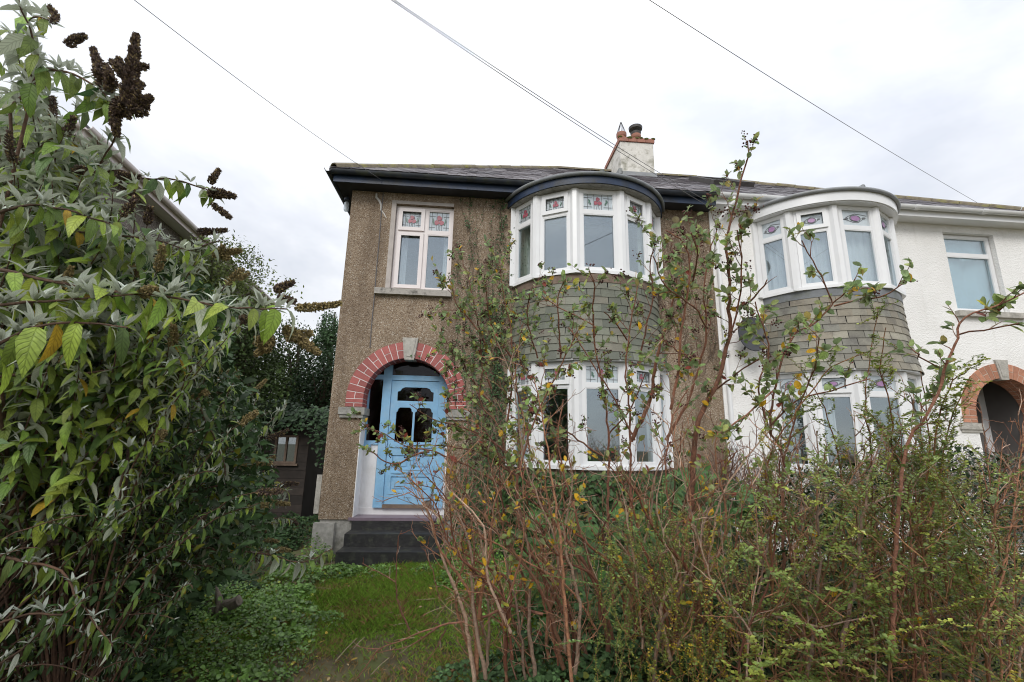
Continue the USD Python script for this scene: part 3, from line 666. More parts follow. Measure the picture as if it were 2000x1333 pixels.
    bay(H, BC_H, 'upvc', 'lead', 'navy_paint', 'slate_hung_green', [(0.15, 0.158, 0.118), (0.175, 0.178, 0.135), (0.12, 0.13, 0.10), (0.16, 0.17, 0.13), (0.195, 0.183, 0.14)], 'tulip', 11,
        [(0, 3.96, 5.2, 'curtain_green', 0.02, 0.98, 7), (4, 3.96, 5.2, 'curtain_green', 0.0, 1.0, 6), (0, 1.24, 2.6, 'curtain_white', 0.0, 0.9, 7), (4, 1.24, 2.6, 'curtain_white', 0.1, 1.0, 6)], apron='bare_wood')
    # eaves
    fx0 = XL-0.21
    obj('soffit', cat(B(fx0, XP-0.001, FY-0.24, FY-0.001, ZS-0.02, ZS-0.002), B(fx0, XL-0.001, FY, BACK, ZS-0.02, ZS-0.002)), MAT['dark_soffit'], H)
    obj('fascia', cat(B(fx0-0.02, XP-0.001, FY-0.262, FY-0.241, ZS-0.03, ZS+0.12), B(fx0-0.022, fx0-0.001, FY-0.24, BACK, ZS-0.03, ZS+0.12)), MAT['navy_paint'], H)
    gutter_run(H, [(fx0-0.06, 6.585, 5.575), (XP-0.01, 6.585, 5.575)], 'dark_gutter'); gutter_run(H, [(fx0-0.08, 6.53, 5.575), (fx0-0.08, BACK, 5.575)], 'dark_gutter')
    roof(H, 1.95, XP, fx0-0.07, XP, True, [(0.15, 0.135, 0.15), (0.19, 0.17, 0.185), (0.12, 0.11, 0.125), (0.22, 0.2, 0.21)], 21)
    # hairline crack, old cable and a smear of filler on the wall
    ck = np.array([(-1.582, 5.44), (-1.585, 5.1), (-1.58, 4.6), (-1.583, 4.1), (-1.578, 3.6), (-1.582, 3.2), (-1.575, 2.86)])
    obj('wall_cable', tube(np.c_[ck[:, 0], np.full(len(ck), FY-0.006), ck[:, 1]], 0.0065, 5), MAT['cable'], H)
    sm = np.array([(-1.69, 5.40), (-1.685, 5.33), (-1.63, 5.27), (-1.60, 5.2), (-1.598, 5.12), (-1.54, 5.05), (-1.50, 4.98)])
    bg = Bag()
    v, f = tube(np.c_[sm[:, 0], np.full(len(sm), FY+0.004), sm[:, 1]], [0.016, 0.022, 0.02, 0.016, 0.014, 0.011, 0.006], 6); bg.add((v, f))
    obj('filler_smear', bg.mesh(), MAT['filler'], H, smooth=True)
    # chimney on the party wall
    cx0, cx1, cy0, cy1 = 3.44, 4.30, 10.02, 11.3
    ch = obj('chimney', B(cx0, cx1, cy0, cy1, 7.6, 9.02), MAT['chimney_render'], H)
    for k in range(4):
        a = cx0-0.03 + k*(cx1-cx0+0.06)/4
        obj('capping_brick', B(a+0.004, a+(cx1-cx0+0.06)/4-0.004, cy0-0.03, cy0+0.2, 9.03, 9.14), MAT['terracotta'], ch)
    obj('capping', B(cx0-0.03, cx1+0.03, cy0+0.205, cy1+0.03, 9.03, 9.14), MAT['terracotta'], ch)
    obj('flaunching', B(cx0+0.03, cx1-0.03, cy0+0.04, cy1-0.04, 9.141, 9.17), MAT['moss'], ch)
    for i in range(9):
        s = trimesh.creation.icosphere(1, 0.05); s.apply_scale([1.3, 1, 0.5]); s.apply_translation([rng.uniform(cx0, cx1), cy0-0.01, 9.14+rng.uniform(-0.02, 0.01)])
        if i == 0: mosses = [s]
        else: mosses.append(s)
    obj('moss_tuft', cat(*mosses), MAT['moss'], ch)
    def pot(x, y, h, r0):
        prof = np.array([(0, 0), (r0, 0), (r0*0.98, h*0.72), (r0*1.05, h*0.74), (r0*1.16, h*0.8), (r0*1.16, h), (r0*0.95, h), (r0*0.9, h*0.8), (0, h*0.78)])
        m = trimesh.creation.revolve(prof, sections=20); m.apply_translation([x, y, 9.15]); return m
    obj('chimney_pot', pot(3.63, 10.45, 0.42, 0.115), MAT['terracotta'], ch, smooth=40)
    obj('chimney_pot', pot(4.02, 10.45, 0.40, 0.115), MAT['terracotta'], ch, smooth=40)
    cowl = trimesh.creation.revolve(np.array([(0, 0), (0.125, 0), (0.14, 0.08), (0.09, 0.12), (0.17, 0.17), (0.18, 0.24), (0.1, 0.29), (0, 0.3)]), sections=20); cowl.apply_translation([4.02, 10.45, 9.545])
    obj('cowl', cowl, MAT['iron'], ch, smooth=40)
    ms = []
    for k in range(10):
        a = k*2*math.pi/10; ms.append(tube([(3.63+0.125*math.cos(a), 10.45+0.125*math.sin(a), 9.56), (3.63+0.01*math.cos(a), 10.45+0.01*math.sin(a), 9.93)], 0.005, 4))
    bg = Bag(); [bg.add(m) for m in ms]
    obj('wire_cage', bg.mesh(), MAT['iron'], ch)
    obj('chimney_flashing', cat(B(cx0-0.02, cx1+0.02, cy0-0.1, cy0-0.002, 8.02, 8.13), B(cx0-0.09, cx0-0.002, cy0-0.1, cy0+0.5, 8.05, 8.2)), MAT['light_lead'], ch)
    # ragged edge of old flashing where the party wall meets the eaves
    return H
build_house()

# ------------------------------------------------------------------ the white rendered neighbour
def build_neighbour():
    H = thing('white_house', 'white rendered semi-detached house with white gutter and orange brick arch', 'house', ((XP+XR)/2, FY, 0))
    cx = 8.74
    zs = ZS + 0.03
    holes = unary_union([arch_poly(cx, 0.44, RI), sbox(cx-RO, SPRING, cx+RO, ARCH_Z), Point(cx, ARCH_Z).buffer(RO, 48).intersection(sbox(-9, ARCH_Z, 20, 9)), sbox(8.165, 3.86, 9.14, 5.32), bay_hole(BC_N)])
    front = sbox(XP+0.002, 0.0, XR, zs).difference(holes)
    obj('wall', cat(prism_y(front, FY-0.014, FY+0.29), B(XR-0.3, XR, FY+0.291, BACK, 0, zs), B(XP+0.01, XR-0.301, BACK-0.3, BACK, 0, zs)), MAT['white_render'], H)
    obj('interior', cat(B(XP+0.02, XR-0.31, FY+3.2, FY+3.3, 0.4, zs), B(XP+0.02, XP+0.1, FY+0.3, FY+3.2, 0.4, zs-0.03), B(7.4, 7.5, FY+0.3, FY+3.2, 0.4, zs-0.03), B(XP+0.02, XR-0.31, FY+0.3, FY+3.2, 2.88, 2.98), B(XP+0.02, XR-0.31, FY+0.3, FY+3.2, 0.3, 0.4), B(XP+0.02, XR-0.31, FY+0.3, FY+3.2, zs-0.028, zs-0.001)), MAT['interior'], H)
    brick_arch(H, cx, 'orange_brick', 'mortar_buff', (1, 1, 1), 8, rib=0.028)
    keystone(H, cx, 'pale_stone')
    impost(H, cx-0.96, cx-0.56, 'pale_stone'); impost(H, cx+0.56, cx+0.96, 'pale_stone')
    Y = 7.75
    obj('porch_wall', cat(B(cx-RI-0.02, cx-RI, FY+0.3, Y, 0.4, 2.86), B(cx+RI, cx+RI+0.02, FY+0.3, Y, 0.4, 2.86), B(cx-RI, cx+RI, FY+0.3, Y, 2.82, 2.85), B(cx-RI, cx+RI, FY-0.2, Y, 0.3, 0.44)), MAT['grey_wall'], H)
    obj('door_frame', cat(B(cx-RI, cx-RI+0.13, Y, Y+0.08, 0.45, 2.8), B(cx-0.22, cx-0.04, Y-0.02, Y+0.08, 0.45, 2.8), B(cx-RI+0.13, cx-0.22, Y, Y+0.08, 2.4, 2.5), B(cx+0.5, cx+RI, Y, Y+0.08, 0.45, 2.8), B(cx-RI+0.13, cx-0.22, Y, Y+0.08, 0.45, 0.9)), MAT['white_paint'], H)
    obj('side_glass', B(cx-RI+0.12, cx-0.21, Y+0.03, Y+0.04, 0.9, 2.8), MAT['dark_glass'], H)
    dr = obj('door', B(cx-0.04, cx+0.5, Y+0.01, Y+0.06, 0.45, 2.8), MAT['grey_wall'], H)
    window_part(H, (8.175, FY+0.10), (9.13, FY+0.10), 3.87, 5.31, 4.93, 'upvc', style=None)
    obj('window_sill', B(8.10, 9.36, FY-0.09, FY+0.09, 3.76, 3.855), MAT['pale_stone'], H)
    curtain(H, (8.175, FY+0.2), (9.13, FY+0.2), 3.9, 5.28, 0.0, 'curtain_blue', waves=1.5, amp=0.02, seed=9, sag=0.05)
    bay(H, BC_N, 'upvc', 'light_lead', 'upvc', 'slate_hung', [(0.235, 0.21, 0.16), (0.27, 0.245, 0.19), (0.19, 0.18, 0.145), (0.25, 0.22, 0.165), (0.21, 0.205, 0.17), (0.30, 0.28, 0.22)], 'rose', 31,
        [(i, 3.96, 5.2, 'curtain_white', 0.02, 0.98, 5) for i in range(5)] + [(i, 1.24, 2.6, 'curtain_white', 0.02, 0.5, 4) for i in (0, 1, 3)], vents=(1,), zroof=5.46)
    fx1 = XR + 0.21
    obj('soffit', B(XP+0.001, fx1, FY-0.24, FY-0.015, zs-0.02, zs-0.002), MAT['upvc'], H)
    obj('fascia', B(XP+0.001, fx1+0.02, FY-0.262, FY-0.241, zs-0.03, zs+0.12), MAT['upvc'], H)
    gutter_run(H, [(XP+0.005, 6.585, 5.6), (fx1+0.06, 6.585, 5.6)], 'upvc')
    for x in (4.6, 7.35, 8.6):
        obj('gutter_union', gutter_clip(x, 6.585, 5.6), MAT['upvc'], H)
    roof(H, XP+0.002, 5.83, XP+0.002, fx1+0.07, False, [(0.16, 0.145, 0.16), (0.2, 0.185, 0.2), (0.125, 0.115, 0.13), (0.235, 0.215, 0.225)], 22)
    # roof window
    n = np.array([0, -(RIDGE_Z-5.6), RIDGE_Y-6.56]); n /= np.linalg.norm(n)
    def on(x, s, h): return np.array([x, 6.56 + (RIDGE_Y-6.56)*s, 5.6 + (RIDGE_Z-5.6)*s]) + n*h
    def slab(x0, x1, s0, s1, h0, h1):
        v = np.array([on(x, s, h) for h in (h0, h1) for s in (s0, s1) for x in (x0, x1)])
        F = [(0, 2, 3), (0, 3, 1), (4, 5, 7), (4, 7, 6), (0, 1, 5), (0, 5, 4), (2, 6, 7), (2, 7, 3), (0, 4, 6), (0, 6, 2), (1, 3, 7), (1, 7, 5)]
        return trimesh.Trimesh(v, F, process=False)
    rw = obj('roof_window', cat(slab(4.85, 4.93, 0.42, 0.66, 0.01, 0.11), slab(5.67, 5.75, 0.42, 0.66, 0.01, 0.11), slab(4.93, 5.67, 0.42, 0.44, 0.01, 0.109), slab(4.93, 5.67, 0.635, 0.66, 0.01, 0.115)), MAT['iron'], H)
    obj('pane', slab(4.92, 5.68, 0.435, 0.64, 0.07, 0.08), MAT['glass'], rw)
    # rain pipe down the party line
    pts = [(4.15, 6.585, 5.56), (4.15, 6.585, 5.47), (4.1, 6.62, 5.42), (3.98, 6.76, 5.22), (3.95, 6.83, 5.14), (3.95, 6.85, 5.0), (3.95, 6.85, 0.2)]
    obj('rain_pipe', tube(pts, 0.034, 10), MAT['upvc'], H, smooth=40)
    for z in (4.6, 3.0, 1.5): obj('pipe_bracket', cat(B(3.90, 4.0, 6.80, 6.888, z, z+0.04)), MAT['upvc'], H)
    return H
def gutter_clip(x, y, z):
    ang = np.linspace(np.pi, 2*np.pi, 9); o = [(0.068*math.cos(a), 0.068*math.sin(a)) for a in ang]; i = [(0.0585*math.cos(a), 0.0585*math.sin(a)) for a in ang[::-1]]
    m = trimesh.creation.extrude_polygon(Polygon(o+i), 0.09, engine='earcut'); v = m.vertices
    return trimesh.Trimesh(np.c_[x + v[:, 2], y - v[:, 0], z + v[:, 1]], m.faces, process=False)
build_neighbour()
# ------------------------------------------------------------------ placing by sight line: a point of the photograph at a real distance
def at(px, py, dep):
    d = (px-1000)*CR - (py-666.5)*CU + FPX*CF
    return EYE + d/FPX*dep
def aty(px, py, y):
    d = (px-1000)*CR - (py-666.5)*CU + FPX*CF
    return EYE + d*(y/d[1])
def proj(p):
    q = np.asarray(p) - EYE; d = q@CF
    return np.stack([1000 + FPX*(q@CR)/d, 666.5 - FPX*(q@CU)/d], -1), d

# ------------------------------------------------------------------ plant materials
def leafmat(name, rough=0.5, back=None, back_amt=0.75, trans=0.3, var=0.22, spec=0.4, veins=0.0, nv=9.0):
    nodes = {'a': ('attribute', {'attribute': 'tint'}), 'g': ('geometry', {}), 'n': ('noise_texture', {'scale': 45.0, 'detail': 3.0}),
             'mr': ('map_range', {'from_min': 0.3, 'from_max': 0.7, 'to_min': 1-var, 'to_max': 1+var}), 'vs': ('vector_math', {'math_type': 'scale'}),
             'bm': ('mix', {'mix_type': 'mix', 'color2': back or (0, 0, 0)}), 'bf': ('math', {'math_type': 'multiply', 'value2': back_amt if back else 0.0}),
             'p': ('principled_bsdf', {'roughness': rough, 'specular_ior_level': spec}), 't': ('translucent_bsdf', {}), 'm': ('mix_closure', {'fac': trans})}
    links = [('g.position', 'n.vector'), ('n.fac', 'mr.value'), ('a.color', 'vs.vector1'), ('mr.result', 'vs.scale'), ('vs.vector', 'bm.color1'), ('g.backfacing', 'bf.value1'), ('bf.value', 'bm.fac'),
             ('bm.color', 'p.base_color'), ('bm.color', 't.color'), ('p.BSDF', 'm.closure1'), ('t.BSDF', 'm.closure2')]
    if veins:   # side veins run from the midrib towards the tip; pale cockled blade between them
        nodes.update({'la': ('attribute', {'attribute': 'leafpos'}), 'ls': ('separate_xyz', {}), 'ab': ('math', {'math_type': 'absolute'}), 'sl': ('math', {'math_type': 'multiply_add', 'value2': -0.22}), 'fr': ('math', {'math_type': 'multiply', 'value2': nv*6.2832}), 'sn': ('math', {'math_type': 'sine'}),
                      'pw': ('map_range', {'from_min': 0.55, 'from_max': 1.0, 'to_min': 0.0, 'to_max': 1.0, 'clamp': True}), 'mi': ('map_range', {'from_min': 0.0, 'from_max': 0.12, 'to_min': 1.0, 'to_max': 0.0, 'clamp': True}), 'mx': ('math', {'math_type': 'maximum'}), 'vf': ('map_range', {'from_min': 0.0, 'from_max': 1.0, 'to_min': 1.0, 'to_max': 1.0-veins}), 'vc': ('vector_math', {'math_type': 'scale'}), 'bp': ('bump', {'strength': 0.6, 'distance': 0.003, 'invert': True})})
        links = [l for l in links if l[0] != 'bm.color']
        links += [('la.vector', 'ls.vector'), ('ls.x', 'ab.value1'), ('ab.value', 'sl.value1'), ('ls.y', 'sl.value3'), ('sl.value', 'fr.value1'), ('fr.value', 'sn.value1'), ('sn.value', 'pw.value'), ('ab.value', 'mi.value'), ('pw.result', 'mx.value1'), ('mi.result', 'mx.value2'), ('mx.value', 'vf.value'),
                  ('bm.color', 'vc.vector1'), ('vf.result', 'vc.scale'), ('vc.vector', 'p.base_color'), ('vc.vector', 't.color'), ('mx.value', 'bp.height'), ('bp.normal', 'p.normal')]
    MAT[name] = usdkit.material(stage, '/World/Looks/' + name, nodes, links, surface='m.closure')
leafmat('felted_leaf', 0.5, back=(0.47, 0.50, 0.41), back_amt=0.85, trans=0.28, veins=0.32)
leafmat('shrub_leaf', 0.42, back=(0.20, 0.26, 0.15), back_amt=0.6, trans=0.35, veins=0.2, nv=5.0)
leafmat('small_leaf', 0.32, trans=0.25, spec=0.5)
leafmat('dark_leaf', 0.5, trans=0.12, spec=0.2)
leafmat('grass_blade', 0.6, trans=0.35, spec=0.2)
simple('bark_red', (0.95, 0.95, 0.95), 0.8, 0.5, 55.0, 0.9, 140, tinted=True, dirt=(0.07, 0.045, 0.035), dirt_scale=28.0, dirt_amt=0.6)
simple('seed_head', (1, 1, 1), 0.9, 0.25, 60.0, tinted=True)
simple('log_wood', (0.17, 0.14, 0.11), 0.9, 0.4, 14.0, 0.9, 40)

# ------------------------------------------------------------------ leaves in batches
LT = np.array([0.0, 0.16, 0.45, 0.75, 1.0])
LC = np.array([(0, 0, 0)] + [(q, t, 0) for t in (0.16, 0.45, 0.75) for q in (-1, 0, 1)] + [(0, 1, 0)], float)
def leaf_batch(P, D, N, L, W, curl, tint, fold=0.25, shape=(0.0, 0.72, 1.0, 0.62, 0.0), simple_leaf=False):
    """n leaves as one (n, k, 3) vertex block; D runs along the leaf, N is its upper side."""
    P, D, N = np.asarray(P, float), np.asarray(D, float), np.asarray(N, float)
    n = len(P); L, W, curl = (np.broadcast_to(np.asarray(q, float), (n,)) for q in (L, W, curl))
    D = D/(np.linalg.norm(D, axis=1, keepdims=True)+1e-9)
    N = N - (N*D).sum(1, keepdims=True)*D; N /= np.linalg.norm(N, axis=1, keepdims=True)+1e-9
    S = np.cross(N, D)
    if simple_leaf:
        t = np.array([0, 0.5, 1.0, 0.5]); s = np.array([0, 1.0, 0, -1.0]); h = np.array([0, 0.15, 0.0, 0.15])
        v = P[:, None] + D[:, None]*(t*L[:, None])[..., None] + S[:, None]*(s*W[:, None]/2)[..., None] + N[:, None]*(h*W[:, None] - curl[:, None]*L[:, None]*t*t)[..., None]
        tv = np.repeat(np.asarray(tint, float)[:, None], 4, 1)
        return v, np.array([(0, 1, 2), (0, 2, 3)]), tv
    ts, ss, ws = [], [], []
    for i, t in enumerate(LT):
        if shape[i] == 0: ts.append(t); ss.append(0.0); ws.append(0.0)
        else:
            for s in (-1, 0, 1): ts.append(t); ss.append(s); ws.append(shape[i])
    ts, ss, ws = map(np.array, (ts, ss, ws))
    bend = ts*L[:, None]*(1 - 0.35*np.abs(curl[:, None])*ts)
    v = P[:, None] + D[:, None]*bend[..., None] + S[:, None]*(ss*ws*W[:, None]/2)[..., None] + N[:, None]*(fold*np.abs(ss)*ws*W[:, None]/2 - curl[:, None]*L[:, None]*ts*ts)[..., None]
    # indices: 0 base, 1-3, 4-6, 7-9, 10 tip
    f = [(0, 2, 1), (0, 3, 2)]
    for a in (1, 4):
        f += [(a, a+1, a+4), (a, a+4, a+3), (a+1, a+2, a+5), (a+1, a+5, a+4)]
    f += [(7, 8, 10), (8, 9, 10)]
    f = np.array(f)[:, ::-1]
    tv = np.repeat(np.asarray(tint, float)[:, None], len(ts), 1)
    tv = tv*np.where(ss == 0, 1.18, 0.96)[None, :, None]
    return v, f, tv

class Plant:
    def __init__(s, name, label, cat, base, mat, group=None, bark='bark_red', keep=300, leaf_name='leaf'):
        s.path = thing(name, label, cat, base, group); s.mat, s.bark, s.keep, s.leaf_name = MAT[mat], MAT[bark], keep, leaf_name
        s.leaves, s.twigs, s.blocks = [], Bag(), []
    def stem(s, pts, r0, r1, tint, sides=6, part=True, name='stem'):
        n = len(pts); vf = tube(pts, np.linspace(r0, r1, n), sides)
        if part: obj(name, vf, s.bark, s.path, smooth=True, tint=np.array(tint))
        else: s.twigs.add(vf, tint)
    def leaf(s, P, D, N, L, W, curl, tint): s.leaves.append((P, D, N, L, W, curl, tint))
    def block(s, *a, **k): s.blocks.append(leaf_batch(*a, **k))
    def done(s, twig_name='twigs', foliage='foliage', **shape):
        if s.twigs.n: s.twigs.build(twig_name, s.bark, s.path, smooth=True, kind='stuff')
        if s.leaves:
            P, D, N, L, W, C, T = (np.array(q) for q in zip(*s.leaves))
            v, f, tv = leaf_batch(P, D, N, L, W, C, T, **shape)
            uv, dep = proj(P + D*L[:, None]*0.5)
            size = np.where((dep > 0.3) & (uv[:, 0] > 0) & (uv[:, 0] < 2000) & (uv[:, 1] > 0) & (uv[:, 1] < 1333), L*W**0.5/np.maximum(dep, 0.3)**1.5, 0)
            order = np.argsort(-size); big = order[:s.keep]; big = big[size[big] > 0]
            for i in big: obj(s.leaf_name, (v[i], f), s.mat, s.path, smooth=True, tint=tv[i], lc=LC)
            rest = np.setdiff1d(np.arange(len(P)), big)
            if len(rest): s.blocks.insert(0, (v[rest], f, tv[rest]))
        if s.blocks:
            b = Bag(); lcs = []
            for v, f, tv in s.blocks:
                n, k = v.shape[:2]; lcs.append(np.tile(LC if k == 11 else np.tile([[0.5, 0.0, 0.0]], (k, 1)), (n, 1)))
                b.add((v.reshape(-1, 3), (f[None] + (np.arange(n)*k)[:, None, None]).reshape(-1, 3)), tv.reshape(-1, 3))
            b.build(foliage, s.mat, s.path, smooth=True, kind='stuff', lc=np.vstack(lcs))

def unit(v): v = np.asarray(v, float); return v/(np.linalg.norm(v, axis=-1, keepdims=True)+1e-12)
def bez(a, b, c, n): t = np.linspace(0, 1, n)[:, None]; return (1-t)**2*np.asarray(a) + 2*t*(1-t)*np.asarray(b) + t*t*np.asarray(c)
def smooth_line(pts, step=0.05, jit=0.0, r=None):
    """Catmull-Rom through pts, resampled."""
    p = np.asarray(pts, float)
    if len(p) < 3: out = np.linspace(p[0], p[-1], max(3, int(np.linalg.norm(p[-1]-p[0])/step)))
    else:
        q = np.vstack([2*p[0]-p[1], p, 2*p[-1]-p[-2]]); out = []
        for i in range(1, len(q)-2):
            m = max(2, int(np.linalg.norm(q[i+1]-q[i])/step)); t = np.linspace(0, 1, m, endpoint=False)[:, None]
            out.append(0.5*((2*q[i]) + (q[i+1]-q[i-1])*t + (2*q[i-1]-5*q[i]+4*q[i+1]-q[i+2])*t**2 + (-q[i-1]+3*q[i]-3*q[i+1]+q[i+2])*t**3))
        out = np.vstack(out + [p[-1:]])
    if jit: out[1:-1] += (r or rng).normal(0, jit, (len(out)-2, 3))
    return out
def perp(t, r):
    a = unit(np.cross(t, r.normal(size=3))); return a

# ------------------------------------------------------------------ the butterfly bush on the left
def flower_spike(pl, a, b, rad, tone, r, n=260, stalk=True):
    """A dry panicle: hundreds of tiny seed capsules round an axis from a to b."""
    n = int(n*1.5); a, b = np.asarray(a, float), np.asarray(b, float)
    ax = smooth_line([a, (a+b)/2 + r.normal(0, 0.008, 3), b], 0.02); m = len(ax)
    t = r.uniform(0, 1, n)**0.85
    i = np.clip((t*(m-1)).astype(int), 0, m-2); c = ax[i] + (ax[i+1]-ax[i])*((t*(m-1))-i)[:, None]
    d = unit(ax[i+1]-ax[i]); o = unit(np.cross(d, r.normal(size=(n, 3))))
    prof = rad*np.minimum(1.0, 0.45+2.2*t)*(1-t)**0.6*(0.6 + 0.4*np.abs(np.sin(t*17+r.uniform(0, 6))))
    p = c + o*(prof*np.sqrt(r.uniform(0.25, 1, n)))[:, None]
    dirn = unit(o*0.9 + d*0.7 + r.normal(0, 0.25, (n, 3))); s = unit(np.cross(dirn, r.normal(size=(n, 3)))); s2 = np.cross(dirn, s)
    L = r.uniform(0.008, 0.018, n)[:, None]; w = L*0.26
    v = np.stack([p, p+dirn*L*0.5+s*w, p+dirn*L*0.5-s*0.5*w+s2*w, p+dirn*L*0.5-s*0.5*w-s2*w, p+dirn*L], 1)
    f = np.array([(0, 2, 1), (0, 3, 2), (0, 1, 3), (4, 1, 2), (4, 2, 3), (4, 3, 1)])
    bag = Bag()
    col = np.where(r.uniform(0, 1, (n, 1)) < 0.22, np.array([0.21, 0.155, 0.07]), np.array(tone))*r.uniform(0.4, 1.6, (n, 1))
    bag.add((v.reshape(-1, 3), (f[None]+(np.arange(n)*5)[:, None, None]).reshape(-1, 3)), np.repeat(col[:, None], 5, 1).reshape(-1, 3))
    bag.add(tube(ax, rad*0.32*np.sqrt(np.linspace(1, 0.02, m)), 6), np.array(tone)*0.6)
    bag.build('flower_spike', MAT['seed_head'], pl.path)

DARKSPIKE, TANSPIKE = (0.085, 0.055, 0.04), (0.25, 0.195, 0.08)
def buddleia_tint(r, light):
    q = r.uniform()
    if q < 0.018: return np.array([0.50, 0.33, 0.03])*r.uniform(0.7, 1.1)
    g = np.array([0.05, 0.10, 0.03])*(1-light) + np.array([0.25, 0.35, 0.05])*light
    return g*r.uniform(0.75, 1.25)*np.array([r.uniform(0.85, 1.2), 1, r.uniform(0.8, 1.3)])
def leafy_shoot(pl, line, r, size, light, start=0.25, spacing=0.055, rosette=0.5, droop=0.85, curl=(0.15, 0.6)):
    """Opposite leaf pairs, each pair turned a quarter; small silvery side shoots in the axils."""
    seg = np.linalg.norm(np.diff(line, axis=0), axis=1); s = np.r_[0, np.cumsum(seg)]; tot = s[-1]
    u = start*tot + r.uniform(0, spacing); k = 0; az0 = r.uniform(0, 3)
    while u < tot:
        i = min(np.searchsorted(s, u)-1, len(line)-2); i = max(i, 0)
        p = line[i] + (line[i+1]-line[i])*((u-s[i])/max(seg[i], 1e-9)); t = unit(line[i+1]-line[i])
        up = np.array([0, 0, 1.0]); h = np.cross(t, up); h = unit(h) if np.linalg.norm(h) > 0.1 else np.array([1.0, 0, 0]); v2 = np.cross(h, t)
        az = az0 + (k % 2)*math.pi/2 + r.normal(0, 0.25)
        frac = u/tot
        for sgn in (0, math.pi):
            if r.uniform() < 0.1: continue
            o = math.cos(az+sgn)*h + math.sin(az+sgn)*v2
            D = unit(o*1.0 + t*0.55 + np.array([0, 0, -droop*r.uniform(0.2, 2.0)]) + r.normal(0, 0.15, 3))
            N = unit(up*0.8 + t*0.5 + o*0.3 + r.normal(0, 0.3, 3))
            L = 1.25*size*r.uniform(0.6, 1.15)*(1.0 if frac < 0.75 else 1.25-0.9*(frac-0.5)); W = L*(r.uniform(0.27, 0.42) if size > 0.08 else r.uniform(0.22, 0.33))
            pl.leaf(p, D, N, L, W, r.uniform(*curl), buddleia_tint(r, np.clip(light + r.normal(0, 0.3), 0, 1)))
            if r.uniform() < rosette:
                for q in range(r.integers(2, 5)):
                    D2 = unit(o*0.5 + t*0.6 + up*0.45 + r.normal(0, 0.5, 3)); L2 = size*r.uniform(0.3, 0.7)
                    pl.leaf(p + o*0.006, D2, unit(np.cross(D2, np.cross(up, D2)) + r.normal(0, 0.3, 3)), L2, L2*0.26, r.uniform(-0.1, 0.35), np.array([0.50, 0.55, 0.47])*r.uniform(0.75, 1.2) if r.uniform() < 0.6 else buddleia_tint(r, light))
        u += spacing*r.uniform(0.8, 1.3)*(0.6+0.6*(1-frac)); k += 1

